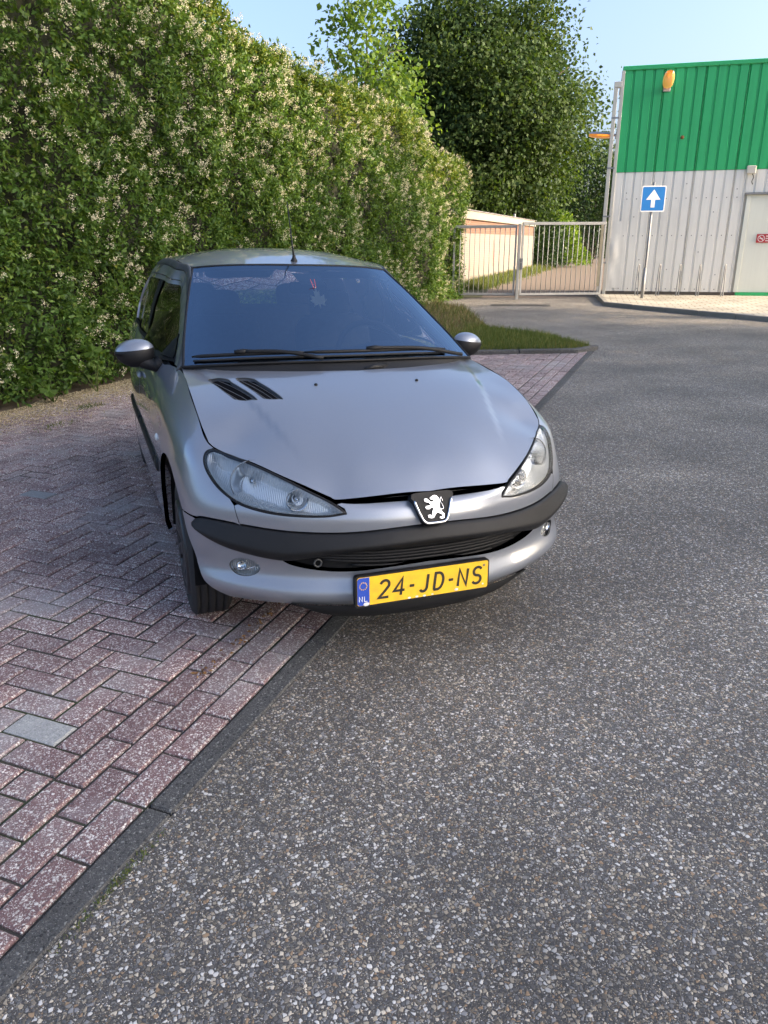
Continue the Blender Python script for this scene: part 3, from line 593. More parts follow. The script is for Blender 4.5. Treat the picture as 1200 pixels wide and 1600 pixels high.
tree('young_tree','loose leafy young tree filling the gap before the large tree',G(21.5,8.3),3.0,.08,(8.5,21.3,4.6),(1.15,1.15,1.7),110,22,.16,YOUNG,9,.30,.5,limbs=7)
def shrub(name,label,ctr,rad,n,lsz,mat,seed,group='shrubs beyond the gate'):
    rng=np.random.default_rng(seed);root=empty(name,(ctr[0],ctr[1],0),0,label,'shrub',group);u=unit(rng.normal(size=(n,3)));u[:,2]=np.abs(u[:,2])*1.0-.12;az=np.arctan2(u[:,1],u[:,0])
    p=u*np.array(rad)*(rng.random(n)**.25*(.78+.4*vnoise(az*2+9,u[:,2]*3+5,seed)))[:,None]+np.array((0,0,ctr[2]));p[:,2]=np.abs(p[:,2]);d=unit(u+rng.normal(size=(n,3))*.7);L=rng.uniform(.7,1.3,n)*lsz;leaves('foliage',p,d,L,L*.6,mat,root,4)
    mb=MB()
    for i in range(9): 
        e=p[rng.integers(n)];mb.tube([(rng.normal()*.1,rng.normal()*.1,-.03),e*.5+np.array((0,0,.2)),e*.9],[.04,.025,.01],5)
    mb.build('stems',TWIG,root)
shrub('shrub','dark evergreen shrub at the far corner of the garage',(22.9,36.6,.6),(2.2,2.2,3.6),9000,.16,DARKL,41)
shrub('shrub','sunlit light green shrub seen through the gate bars',(26.3,38.9,.5),(1.9,1.9,3.2),7000,.16,YOUNG,42)
shrub('shrub','dark shrub at the bend of the path beside the hall',(33.0,44.5,2.2),(4.2,3.6,6.2),16000,.22,DARKL,43)
shrub('shrub','dark tall shrub closing the end of the path',(42.0,57.5,.6),(6.5,3.5,5.0),9000,.26,DARKL,44)
shrub('shrub','dark bushy shrub behind the flat garage roof',(14.0,33.0,.5),(3.4,3.4,3.6),9000,.20,DARKL,45)
# --- grass, weeds, litter
def inpoly(P,n,rng):
    P=np.array(P);lo,hi=P.min(0),P.max(0);q=[]
    while len(q)<n:
        a=rng.uniform(lo,hi,(n*3,2));a=a[inside(P,a)];q+=a.tolist()
    return np.array(q[:n])
def blades(name,st,z,h,w,mat,parent=None,lean=.35,**kw):
    n=len(st);P=np.c_[K0+np.outer(st[:,0],KD)+np.outer(st[:,1],KL),np.full(n,z)];D=unit(np.c_[RNG.normal(size=(n,2))*lean,np.ones(n)]);return leaves(name,P,D,h,w,mat,parent,3,**kw)
rg=np.random.default_rng(5)
a=inpoly([(8.75,.2),(9.15,.0),(10.5,.95),(11.1,2.0),(11.4,2.4),(7.9,2.4),(8.1,1.6)],16000,rg);blades('grass',a,.04,rg.uniform(.03,.12,len(a)),.008,GRASS,label='short green grass on the verge point beside the bay',cat='grass',kind='stuff')
a=inpoly([(7.7,2.2),(11.3,2.1),(14.9,3.5),(16.1,4.5),(17.4,5.0),(6.4,5.0)],17000,rg);d_=rg.random(len(a))<.5
blades('dry_grass',a[d_],.04,rg.uniform(.04,.20,d_.sum()),.010,DRY,None,.45,label='tall dry brown grass at the foot of the hedge',cat='grass',kind='stuff')
blades('verge_weeds',a[~d_],.04,rg.uniform(.04,.18,(~d_).sum()),.012,GRASS,None,.4,label='green weeds mixed into the dry verge grass',cat='grass',kind='stuff')
# grass and weeds along the garage
n=9000;u=rg.random(n);gs=np.outer(1-u,(10.2,20.6))+np.outer(u,(23.2,36.6))+rg.normal(size=(n,2))*.28+np.array((.45,-.25));P=np.c_[gs,np.zeros(n)];D=unit(np.c_[rg.normal(size=(n,2))*.4,np.ones(n)]);leaves('garage_grass',P,D,rg.uniform(.08,.42,n),.03,GRASS,None,3,label='green grass strip along the foot of the garage wall',cat='grass',kind='stuff')
# grass in the gutter and joints
a=np.c_[rg.normal(-1.26,.09,260),rg.normal(-.102,.006,260)];blades('gutter_weed',a,-.006,rg.uniform(.005,.018,260),.003,GRASS,None,.8,label='small green weed tuft in the gutter joint',cat='weed',kind='stuff')
a=np.concatenate([np.c_[rg.normal(s_,.09,n_),rg.normal(t_,.05,n_)] for (s_,t_,n_) in ((2.55,3.75,120),(3.6,3.6,160),(3.3,4.05,160),(4.2,3.9,120))])
blades('joint_weed',a,-.004,rg.uniform(.015,.05,len(a)),.006,GRASS,None,.7,label='low moss and weed tufts in the paver joints near the hedge',cat='weed',kind='stuff')
# fallen petals and dead leaves
n=34000;s_=rg.uniform(-1,6.6,n);t_=4.62-np.abs(rg.normal(size=n))*.34+.12*vnoise(s_*2,s_*0,77);P=np.c_[K0+np.outer(s_,KD)+np.outer(t_,KL),rg.uniform(.002,.010,n)];D=unit(np.c_[rg.normal(size=(n,2)),rg.normal(size=n)*.25])
leaves('fallen_petals',P,D,rg.uniform(.008,.018,n),.010,leaf_mat('litter',[(0,(.20,.15,.09)),(.5,(.42,.35,.22)),(1,(.60,.54,.40))],.1,.9),None,4,label='strip of fallen petals and dry litter along the hedge foot',cat='litter',kind='stuff')
# broad-leaved weeds at the hedge foot
def lobed(c,r,tilt,mat,parent,name='leaf'):
    n=30;V=[(0,0,0)];m=Matrix.Rotation(tilt[2],3,'Z')@Matrix.Rotation(tilt[0],3,'X')@Matrix.Rotation(tilt[1],3,'Y')
    for i in range(n):
        a=2*math.pi*i/n;q=r*(.72+.28*abs(math.cos(2.5*a))+.05*math.sin(9*a));V.append((q*math.cos(a),q*math.sin(a),-.18*q+.02*math.cos(5*a)))
    V=[m@Vector(v)+Vector(c) for v in V];mk(name,V,[(0,1+i,1+(i+1)%n) for i in range(n)],mat,parent)
for i,(s_,t_,lab) in enumerate(((3.35,4.52,'broad lobed weed at the hedge foot, nearest the left edge'),(3.95,4.50,'broad lobed weed at the hedge foot between the two others'),(4.75,4.50,'broad lobed weed at the hedge foot close behind the car door'))):
    o=empty('broad_leaf_weed',G(s_,t_),0,lab,'weed','broad leaved weeds under the hedge')
    for j in range(7):
        a=random.uniform(0,6.28);rr=random.uniform(.05,.24);h=random.uniform(.12,.42);c=(rr*math.cos(a),rr*math.sin(a),h);lobed(c,random.uniform(.06,.11),(random.uniform(-.6,.6),random.uniform(-.6,.6),a),YOUNG,o);MB().tube([(0,0,-.01),(c[0]*.5,c[1]*.5,h*.6),c],.004,5).build('stalk',GRASS,o)

# a few dead leaves and crumbs by the front wheel and on the road
n=70;u=rg.random(n);P=np.c_[-.83+.42*u+rg.normal(size=n)*.012,.20+.46*u+rg.normal(size=n)*.012,np.full(n,.004)];D=unit(np.c_[rg.normal(size=(n,2)),rg.normal(size=n)*.2]);leaves('leaf_crumbs',P,D,rg.uniform(.008,.022,n),.010,leaf_mat('dead_leaf',[(0,(.10,.05,.025)),(.6,(.20,.11,.05)),(1,(.32,.20,.10))],.1,.8),None,4,label='brown leaf crumbs in the joint beside the front wheel',cat='litter',kind='stuff')
# ---------------------------------------------------------------- the car
def car_materials():
    M={}
    t=NT('silver_paint');co=t.co();n=t.noise(co,900,2);n2=t.noise(co,2.2,4)
    c=t.mix(n.outputs[0],(.195,.215,.255),(.31,.335,.385));dirt=t.ramp(n2.outputs[0],[(.42,0),(.75,1)])
    t.base(t.mix(t.math('MULTIPLY',dirt,.22),c,(.27,.265,.25)));t.set(Metallic=.55,Roughness=.33,Coat_Weight=1.0,Coat_Roughness=t.math('MULTIPLY_ADD',dirt,.05)) ;t.b.inputs['Coat Roughness'].links[0].from_node.inputs[2].default_value=.02
    M['paint']=t.m
    M['black']=plain('black_plastic',(.010,.0105,.012),.55,0,.2,30,.15,500)
    M['black'].node_tree.nodes['Principled BSDF'].inputs['Specular IOR Level'].default_value=.28
    M['trim']=plain('grey_trim',(.055,.058,.062),.42,0,.12,20,.1,400)
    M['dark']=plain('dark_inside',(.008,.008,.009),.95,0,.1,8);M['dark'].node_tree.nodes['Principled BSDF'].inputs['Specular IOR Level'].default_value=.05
    M['rubber']=plain('tyre_rubber',(.012,.012,.013),.72,0,.35,9,.3,300)
    M['cap']=plain('black_wheel_trim',(.018,.018,.020),.38,0,.3,12,.05,200)
    M['chrome']=plain('chrome',(.70,.71,.73),.12,1,.03)
    M['fabric']=plain('dark_seat_fabric',(.035,.037,.045),.85,0,.3,40,.5,300)
    M['dash']=plain('dashboard_plastic',(.035,.036,.040),.62,0,.1,20,.25,700)
    def glass(name,tint,f0=1.5,rough=0.0):
        m=bpy.data.materials.new(name);m.use_nodes=True;T=m.node_tree;N=T.nodes;N.remove(N['Principled BSDF']);out=N['Material Output']
        tr=N.new('ShaderNodeBsdfTransparent');tr.inputs[0].default_value=(*tint,1);gl=N.new('ShaderNodeBsdfGlossy');gl.inputs['Roughness'].default_value=rough;gl.inputs[0].default_value=(1,1,1,1)
        fr=N.new('ShaderNodeFresnel');fr.inputs[0].default_value=f0;mx=N.new('ShaderNodeMixShader');T.links.new(fr.outputs[0],mx.inputs[0]);T.links.new(tr.outputs[0],mx.inputs[1]);T.links.new(gl.outputs[0],mx.inputs[2]);T.links.new(mx.outputs[0],out.inputs[0])
        return m,N,T,fr,gl
    M['glass'],_N,_T,_f2,_g2=glass('windscreen_glass',(.86,.90,.92),2.8);_g2.inputs[0].default_value=(.56,.76,1.0,1)   # heat-reflecting coating
    M['rearglass']=glass('rear_glass',(.38,.42,.42),1.35)[0]
    M['sideglass']=glass('side_glass',(.42,.47,.47),1.7)[0]
    m,N,T,fr,gl=glass('lamp_glass',(.90,.92,.92),1.55);co=N.new('ShaderNodeTexCoord');wv=N.new('ShaderNodeTexWave');wv.wave_type='BANDS';wv.bands_direction='X';wv.inputs['Scale'].default_value=42;wv.inputs['Distortion'].default_value=.6;bp=N.new('ShaderNodeBump');bp.inputs['Strength'].default_value=.25;bp.inputs['Distance'].default_value=.002
    T.links.new(co.outputs['Object'],wv.inputs[0]);T.links.new(wv.outputs[0],bp.inputs['Height']);T.links.new(bp.outputs[0],gl.inputs['Normal']);T.links.new(bp.outputs[0],fr.inputs['Normal']);M['lampglass']=m
    t=NT('lamp_reflector');co=t.co();wv=t.new('TexWave',wave_type='BANDS',bands_direction='X');wv.inputs['Scale'].default_value=46;wv.inputs['Distortion'].default_value=1.2;t.link(co,wv.inputs[0])
    t.base((.88,.89,.90));t.set(Metallic=.6,Roughness=.16);t.bump(wv.outputs[0],.4,.005);M['reflector']=t.m
    t=NT('plate_yellow');n=t.noise(t.co(),30,4);t.base(t.mix(t.ramp(n.outputs[0],[(.45,0),(.75,1)]),(.90,.53,.022),(.74,.42,.03)));t.set(Roughness=.42);M['yellow']=t.m
    M['plateblue']=plain('plate_blue',(.02,.07,.42),.4,0,.15,20)
    M['platewhite']=plain('plate_white',(.72,.72,.70),.5,0,.1,30)
    M['plateblack']=plain('plate_black',(.02,.018,.015),.5,0,.2,60)
    return M
CM=car_materials()
car=empty('parked_car',(0,0,0),0,'silver grey hatchback parked on the red brick bay','car');car.rotation_euler=(0,R_(1.5),0)
def bi(p,w=(1,1,1)): return BODY.inv(np.asarray(p,float),w)
def half(path):
    """closed outline from the half path (first and last point on u=0), mirrored"""
    P=np.asarray(path);Q=P[::-1]*[-1,1];return np.concatenate([P,Q[1:-1] if abs(P[0,0])<1e-6 and abs(P[-1,0])<1e-6 else Q])
def side_pts(yz,x=.83): return bi([(x,a,b) for a,b in yz],(.03,1,1))
VM=BODY.vmax
# --- outlines on the body
hl_top=cr([(.307,.060,.603),(.354,.093,.638),(.437,.152,.679),(.517,.223,.716),(.596,.310,.745),(.655,.386,.762),(.697,.436,.771)],6)
hl_low=cr([(.697,.436,.771),(.719,.440,.762),(.732,.418,.733),(.725,.381,.695),(.697,.322,.652),(.648,.251,.618),(.578,.189,.600),(.493,.132,.593),(.383,.081,.593),(.307,.060,.603)],6)
HLo=bi(np.concatenate([hl_top[:-1],hl_low[:-1]]))
arch_f=[(.767-.36*math.cos(a),.31+.36*math.sin(a)) for a in np.linspace(R_(38),R_(180),26)]   # from the bumper seam, over the top, to the sill
arch_r=[(3.21-.35*math.cos(a),.30+.35*math.sin(a)) for a in np.linspace(0,R_(180),30)]
AF=side_pts(arch_f);seam_u=AF[0]
strip_top=cr([(0,.012,.548),(.135,.017,.544),(.313,.052,.532),(.50,.129,.532),(.634,.22,.539),(.706,.282,.543),(.760,.345,.541),(.780,.373,.532)],5)
strip_bot=cr([(.780,.373,.532),(.779,.366,.515),(.762,.338,.485),(.71,.281,.457),(.638,.22,.439),(.521,.146,.425),(.44,.11,.438),(.35,.07,.456),(.2,.03,.468),(0,.018,.472)],5)
grille_low=cr([(.521,.146,.422),(.49,.134,.405),(.437,.112,.392),(.362,.084,.383),(.278,.057,.382),(.15,.03,.391),(0,.02,.397)],5)
ST=bi(strip_top);SB=bi(strip_bot);GL=bi(grille_low);ST[0,0]=SB[-1,0]=GL[-1,0]=0
k=int(np.argmin(np.linalg.norm(strip_bot-np.array((.521,.146,.425)),axis=1)))
fr_arch=side_pts([(.30,.236),(.335,.300),(.385,.352),(.417,.42),(.45,.475)],.79)
bump=np.concatenate([[(0,0)],[(u,0) for u in np.linspace(.1,fr_arch[0,0],12)],fr_arch[1:],[seam_u],SB[:k+1],GL[1:]])
FOG=np.array([(.638,.230,.379)]);fc=bi(FOG)[0];ang=np.linspace(0,2*math.pi,29)[:-1]
def ell(c,a,b,rot): return np.stack([c[0]+a*np.cos(ang)*math.cos(rot)-b*np.sin(ang)*math.sin(rot),c[1]+a*np.cos(ang)*math.sin(rot)+b*np.sin(ang)*math.cos(rot)],1)
fogR=ell(fc,.062,.040,R_(-4));fogL=fogR*[-1,1]
bumper=panel('front_bumper',BODY,half(bump),CM['paint'],car,holes=[fogR,fogL],h=.02,rim=.02)
# --- rubbing strip with its step
def strip_prof(q,d):
    u=np.abs(q[:,0]);vt=np.interp(u,ST[:,0],ST[:,1]);vb=np.interp(u,SB[::-1,0],SB[::-1,1]);f=np.clip((q[:,1]-vb)/np.maximum(vt-vb,.004),0,1)
    return np.interp(f,[0,.10,.30,.36,.42,.8,1],[.008,.017,.031,.0325,.031,.014,.006])
strip=panel('bumper_strip',BODY,half(np.concatenate([ST,SB[1:]])),CM['black'],car,h=.0085,rim=.02,off=.004,puff=(.024,.012,strip_prof))
# --- grille behind it
gr=np.concatenate([SB[k:][::-1],GL[::-1][1:-1][::-1]]) if False else None
gpoly=half(np.concatenate([[(0,BODY.inv([(0,.02,.376)])[0,1])],bi(grille_low)[::-1][1:],bi(strip_bot)[k:][:-1]+[0,.004],[(0,bi([(0,.018,.48)])[0,1])]]))
grille=panel('lower_grille',BODY,gpoly,CM['black'],car,h=.02,rim=0,off=-.030)
def along(z,x1,dn,n=24): return [tuple(p) for p in offset_surface(BODY,dn)(bi([(x,np.interp(x,PLAN[:,0][:7],PLAN[:,1][:7]),z) for x in np.linspace(-x1,x1,n)]))]
for zz,xx,rr in ((.458,.40,.006),(.444,.45,.006),(.430,.475,.006),(.415,.46,.006),(.400,.42,.006),(.386,.30,.005)): MB().tube(along(zz,xx,-.020),rr,6).build('slat',CM['black'],grille,True)
for xx in (-.27,-.09,.09,.27):
    P=offset_surface(BODY,-.035)(bi([(xx,.03,z) for z in (.385,.42,.462)]));MB().tube(P,.005,5).build('slat',CM['black'],grille,True)
P=offset_surface(BODY,-.012)(bi([(-.405,.09,.408)]))[0];tm=Matrix.Translation(P)@Matrix.Rotation(R_(80),4,'X')
MB().lathe([(.013+.0035*math.cos(a),.0035*math.sin(a)) for a in np.linspace(0,2*math.pi,9)],18,tm).build('towing_eye',CM['trim'],car,True)
# --- fog lamps
for sgn in (1,-1):
    o_=fogR if sgn>0 else fogL
    fl=panel('fog_lamp',BODY,o_,CM['reflector'],car,h=.012,rim=.01,off=-.022,puff=(-.018,.03))
    panel('lens',BODY,o_,CM['lampglass'],fl,h=.012,rim=.006,off=-.006,gap=.004)
    c2=ell(fc*np.array((sgn,1)),.064,.042,R_(-4)*sgn);P=offset_surface(BODY,-.004)(c2);MB().tube(list(P)+[P[0]],.004,6,False).build('bezel',CM['trim'],fl,True)
    P=BODY(np.array([fc*(sgn,1)]))[0];n_=surf_normal(BODY,np.array([fc*(sgn,1)]))[0];n_=n_ if n_[1]<0 else -n_
    a_=BODY(np.array([fc*(sgn,1)+[.045,.006]]))[0];b_=BODY(np.array([fc*(sgn,1)-[.045,.022]]))[0]
    MB().tube(cr([a_-n_*.01,P-n_*.006+np.array((0,0,-.012)),b_-n_*.01],6),.0035,6).build('bar',CM['chrome'],fl,True)
    q_=P-n_*.018+np.array((.012*sgn,0,.006));MB().lathe([(0,.0),(.012,.002),(.018,.010),(.019,.014)],16,Matrix.Translation(q_)@Vector((0,0,1)).rotation_difference(Vector(n_)).to_matrix().to_4x4()).build('bulb_cup',CM['chrome'],fl,True)
# --- painted band under the head lamps
seam=bi(cr([(.648,.231,.541),(.655,.242,.575),(.660,.256,.607)],4))
ks=int(np.argmin(np.abs(ST[:,0]-seam[0,0])));HLlow=bi(hl_low);kl=int(np.argmin(np.linalg.norm(hl_low-np.array((.655,.258,.621)),axis=1)))
band=np.concatenate([ST[:ks+1]+[0,.006],seam,HLlow[kl+1:]+[0,-.006],[(HLo[0,0]+.005,.56),(HLo[0,0]+.028,.606),(HLo[0,0]+.012,VM-.002)],[(u,VM) for u in (.26,.2,.1,0)]])
panel('bumper_upper',BODY,half(band),CM['paint'],car,h=.016,rim=.03,gap=.0012)
# --- head lamps
def bowl(q):
    d=pdist([HLs],q);return -.014-.060*sstep(0,.06,d)
for sgn in (1,-1):
    HLs=HLo*[sgn,1];hl=None
    BS=offset_surface(BODY,bowl);BS.sgn=1
    hl=panel('headlamp',BS,HLs,CM['reflector'],car,h=.012,rim=0,gap=.004)
    panel('lens',BODY,HLs,CM['lampglass'],hl,h=.015,rim=.0,off=.001,gap=.0035,puff=(.004,.02))
    P=offset_surface(BODY,-.003)(resample(HLs,.012));MB().tube(list(P)+[P[0]],.0048,6,False).build('seal',CM['black'],hl,True)
    for ctr,rad,dep in (((.580,.262,.672),.078,.062),((.45,.140,.628),.036,.045)):
        C0=np.array(ctr)*[sgn,1,1];ax=Vector((.12*sgn,-1,.05)).normalized();Mx=Matrix.Translation(C0+np.array((0,.045,0)))@Vector((0,0,1)).rotation_difference(ax).to_matrix().to_4x4()
        MB().lathe([(.008,-dep)]+[(rad*math.sqrt(t),-dep+dep*t) for t in np.linspace(.06,1,9)]+[(rad+.004,.002)],28,Mx).build('reflector_bowl',CM['chrome'],hl,True)
        MB().lathe([(0,.004),(.010,.0),(.012,-.012),(.012,-.03)],14,Mx).build('bulb_shield',CM['chrome'],hl,True)
# --- bonnet
hf=cr([(0,.044),(.2,.054),(.33,.083),(.352,.0975)],5);hs=cr([(.352,.0975),(.437,.1575),(.517,.2285),(.596,.3165),(.655,.391),(.690,.4365),(.706,.468)],5);he=cr([(.706,.468),(.7175,.58),(.7195,.77),(.7135,1.0),(.706,1.176)],5);hr=cr([(.706,1.176),(.60,1.055),(.45,.945),(.25,.862),(0,.826)],5)
V1=cr([(-.626,.924),(-.601,.934),(-.554,.878),(-.543,.822),(-.488,.647),(-.5,.635),(-.559,.676),(-.575,.714)],4,True);V2=cr([(-.522,.856),(-.495,.869),(-.455,.836),(-.441,.787),(-.39,.622),(-.403,.61),(-.451,.625),(-.47,.66)],4,True)
bonnet=panel('bonnet',HOOD,half(np.concatenate([hf[:-1],hs[:-1],he[:-1],hr])),CM['paint'],car,holes=[V1,V2],h=.018,rim=.02,gap=.001)
for Vv in (V1,V2):
    v=panel('bonnet_vent',HOOD,Vv,CM['dark'],car,h=.015,rim=.0,off=-.014)
    P=offset_surface(HOOD,-.002)(resample(Vv,.012));MB().tube(list(P)+[P[0]],.003,6,False).build('rim',CM['trim'],v,True)
    a,b=(V1 if Vv is V1 else V2),None;p0=np.array([a[2*1],a[4*4]]);c0=Vv.mean(0);lo=np.array([-.05,.0])
    ax=np.array((.36,-1.0));ax/=np.linalg.norm(ax);pr=np.array((ax[1],-ax[0]))*-1
    for s in np.linspace(-.05,.05,6):
        q=c0+pr*s+np.outer(np.linspace(-.2,.2,60),ax)*1.0;q=q[inside(Vv,q)]
        if len(q)>4: MB().tube(offset_surface(HOOD,-.005)(q[1:-1]),.0010,5).build('slat',plain('vent_grey',(.12,.12,.125),.5),v,True)
for zz in (.642,.652):
    X_=np.linspace(-.27,.27,21);MB().tube(np.c_[X_,.075+.25*X_**2,np.full(21,zz)],.0025,5).build('upper_grille_bar',CM['trim'],car,True)
for sgn in (1,-1):
    P=HOOD(np.array([[.226*sgn,.70]]))[0];nz=MB().lathe([(.0075,-.004),(.0075,.003),(.005,.007),(0,.008)],12,Matrix.Translation(P)).build('washer_nozzle',CM['black'],car,True)
# dark shell behind the joints
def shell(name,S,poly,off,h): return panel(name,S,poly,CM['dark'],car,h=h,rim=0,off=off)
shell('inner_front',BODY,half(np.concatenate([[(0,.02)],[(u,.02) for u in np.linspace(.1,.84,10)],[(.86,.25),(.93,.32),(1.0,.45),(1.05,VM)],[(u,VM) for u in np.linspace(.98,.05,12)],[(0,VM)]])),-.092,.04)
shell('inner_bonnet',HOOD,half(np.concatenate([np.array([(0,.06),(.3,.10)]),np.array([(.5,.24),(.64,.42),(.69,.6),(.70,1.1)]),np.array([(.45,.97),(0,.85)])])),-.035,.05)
# --- wings
hed=int(np.argmin(np.linalg.norm(hl_low-np.array((.697,.436,.771)),axis=1)))
top_u=np.linspace(float(bi([(.712,1.18,.962)])[0,0]),HLo[len(hl_top)-1,0]+.004,16)
door_front=side_pts([(1.245,.225),(1.255,.45),(1.285,.70),(1.325,.82),(1.36,.90),(1.385,.945)],.83)
wing=np.concatenate([seam[::-1][:1],seam[::-1][1:],ST[ks+1:]+[0,.006],[seam_u+[0,.004]],AF[1:],side_pts([(1.13,.215)]),door_front,[(float(bi([(.745,1.33,.957)])[0,0]),VM)],[(u,VM) for u in top_u],HLlow[1:kl]+np.array((.0055,-.002))])
wg=panel('front_wing',BODY,wing,CM['paint'],car,h=.022,rim=.02,gap=.0015);mirror_copy(wg)
# --- doors, sill, rear quarter
belt=lambda y:(y,np.interp(y,[1.36,1.5,2.2,2.8,3.2],[.945,.947,.967,.987,1.002]))
fd=np.concatenate([door_front,[(u,VM) for u in np.linspace(float(bi([(.770,1.42,.947)])[0,0]),float(bi([(.772,2.16,.965)])[0,0]),8)],side_pts([(2.155,.80),(2.14,.5),(2.14,.27)]),side_pts([(1.8,.265),(1.4,.262)])])
o=panel('front_door',BODY,fd,CM['paint'],car,h=.03,rim=.02,gap=.002)
P=offset_surface(BODY,.012)(side_pts([(1.96,.80),(2.0,.805),(2.08,.805),(2.11,.80)]));MB().tube(P,[.008,.014,.014,.008],8).build('handle',CM['paint'],o,True);mirror_copy(o)
ur=float(bi([(.765,2.83,.986)])[0,0])
rd=np.concatenate([side_pts([(2.145,.27),(2.145,.5),(2.16,.80)]),[(u,VM) for u in np.linspace(float(bi([(.772,2.165,.965)])[0,0]),ur,7)],side_pts([(2.92,.86),(2.93,.72)]),side_pts([(3.21-.37*math.cos(a),.30+.37*math.sin(a)) for a in np.linspace(R_(68),R_(0),10)]),side_pts([(2.82,.268),(2.4,.266)])])
o=panel('rear_door',BODY,rd,CM['paint'],car,h=.03,rim=.02,gap=.002);mirror_copy(o)
sl_=np.concatenate([side_pts([(1.12,.205),(1.125,.258),(1.8,.262),(2.85,.262),(2.86,.205)]),[(u,.002) for u in np.linspace(3.3,1.66,8)]])
o=panel('sill',BODY,sl_,CM['paint'],car,h=.03,rim=.0,gap=.001);mirror_copy(o)
AR=side_pts([(3.21-.352*math.cos(a),.30+.352*math.sin(a)) for a in np.linspace(R_(75),R_(180),22)])
rq=np.concatenate([side_pts([(2.94,.72),(2.93,.86)]),[(u,VM) for u in np.linspace(ur+.01,4.18,10)],[(4.18,.02)],[(AR[-1,0],.005)],AR[::-1]])
o=panel('rear_quarter',BODY,rq,CM['paint'],car,h=.035,rim=.0,gap=.002);mirror_copy(o)
panel('tailgate',BODY,[(4.19,.02),(4.19,VM),(4.91,VM),(4.91,.02)],CM['paint'],car,h=.05,rim=0);panel('tailgate',BODY,[(-4.19,.02),(-4.19,VM),(-4.91,VM),(-4.91,.02)],CM['paint'],car,h=.05,rim=0)
for a,b in ((1.165,1.245),(1.30,2.125),(2.165,2.88)):
    o=panel('side_strip',BODY,side_pts([(a,.495),(b,.495),(b,.550),(a,.550)]),CM['black'],car,h=.02,rim=.01,off=.001,puff=(.012,.02));mirror_copy(o)
ic=bi([(.838,1.17,.655)],(.03,1,1))[0];o=panel('side_indicator',BODY,ell(ic,.024,.013,0),CM['platewhite'],car,h=.008,rim=.004,puff=(.008,.014));mirror_copy(o)
# wheel housings
for yc,zc,r in ((.767,.31,.350),(3.21,.30,.342)):
    for sgn in (1,-1):
        Mx=Matrix.Translation((.795*sgn,yc,zc))@Matrix.Rotation(R_(-90*sgn),4,'Y')
        mb=MB().lathe([(r+.012,.0),(r+.012,.12),(r+.012,.235),(.2,.235),(.0,.235)],36,Mx);mb.F=[f for f in mb.F if sum(mb.V[i][2] for i in f)/len(f)>.235];mb.build('wheel_housing',CM['dark'],car,True)
# --- windscreen, cowl, roof
wb=cr([(0,1.006),(.25,1.004),(.45,.996),(.60,.984),(.702,.970)],5);we=cr([(.702,.970),(.668,1.07),(.627,1.168),(.581,1.268),(.532,1.362)],5);wt=cr([(.532,1.362),(.42,1.375),(.25,1.383),(0,1.385)],5)
wsp=np.concatenate([wb[:-1],we[:-1],wt])
ws=panel('windscreen',SCREEN,half(wsp),CM['glass'],car,h=.03,rim=.0,gap=.002)
P=[tuple(SCREEN(np.array([p]))[0]+np.array((0,0,-.002))) for p in half(wsp)];MB().tube(P+[P[0]],.0065,6,False).build('seal',CM['black'],ws,True)
def loft(name,A,B,mat,parent,n=5,bulge=None):
    A=np.asarray(A);B=np.asarray(B);V=[];m=len(A)
    for i in range(n+1):
        t=i/n;r=A+(B-A)*t
        if bulge is not None: r=r+np.asarray(bulge)*math.sin(math.pi*t)
        V+=r.tolist()
    F=[(i*m+j,i*m+j+1,(i+1)*m+j+1,(i+1)*m+j) for i in range(n) for j in range(m-1)]
    return mk(name,V,F,mat,parent,smooth=True)
tt=np.linspace(-1,1,41);hx=np.array([np.interp(abs(t),np.linspace(0,1,len(hr)),hr[::-1,0])*np.sign(t) for t in tt]);hy=np.array([np.interp(abs(t),np.linspace(0,1,len(hr)),hr[::-1,1]) for t in tt])
A=HOOD(np.c_[hx,hy])+np.array((0,-.015,-.022));wx=np.array([np.interp(abs(t),np.linspace(0,1,len(wb)),wb[:,0])*np.sign(t) for t in tt]);wz=np.array([np.interp(abs(t),np.linspace(0,1,len(wb)),wb[:,1]) for t in tt]);B=SCREEN(np.c_[wx,wz])
cowl=loft('cowl',A,B+np.array((0,.004,-.006)),CM['black'],car,5,(0,0,-.010))
# frit band along the lower edge of the glass
fb=[(x,z+.024) for x,z in zip(wx*.985,wz)];panel('frit',SCREEN,np.concatenate([np.c_[wx*.995,wz+.001],np.array(fb)[::-1]]),CM['black'],ws,h=.02,rim=0,off=-.003)
# wipers
def ws_pt(x,z,d): return offset_surface(SCREEN,0)(np.array([[x,z]]))[0]+surf_normal(SCREEN,np.array([[x,z]]))[0]*(-d if surf_normal(SCREEN,np.array([[x,z]]))[0][1]>0 else d)
def wb_z(x): return float(np.interp(abs(x),wb[:,0],wb[:,1]))
for xs,piv in (((-.20,.52),(.30,.93,.985)),((-.655,-.20),(-.38,.99,.975))):
    X=np.linspace(*xs,14);P=[ws_pt(x,wb_z(x)+.020,.016) for x in X];wp=MB().tube(P,[.004]+[.008]*12+[.004],6).build('wiper',CM['black'],car,True)
    P=[ws_pt(x,wb_z(x)+.012,.006) for x in X];MB().tube(P,.005,5).build('blade_rubber',CM['rubber'],wp,True)
    xm=xs[0]+.45*(xs[1]-xs[0]);q=ws_pt(xm,wb_z(xm)+.022,.026);MB().tube([q+np.array((-.04,0,0)),q,q+np.array((.04,0,0))],[.008,.013,.008],6).build('blade_joint',CM['black'],wp,True)
    xe=xs[1]+(.09 if xs[1]>0 else .07);MB().tube(cr([q,ws_pt((xm+xe)/2,wb_z((xm+xe)/2)+.014,.03),ws_pt(xe,wb_z(xe)-.002,.018)],5),[.009]*9+[.011,.012] if False else .009,6).build('arm',CM['black'],wp,True)
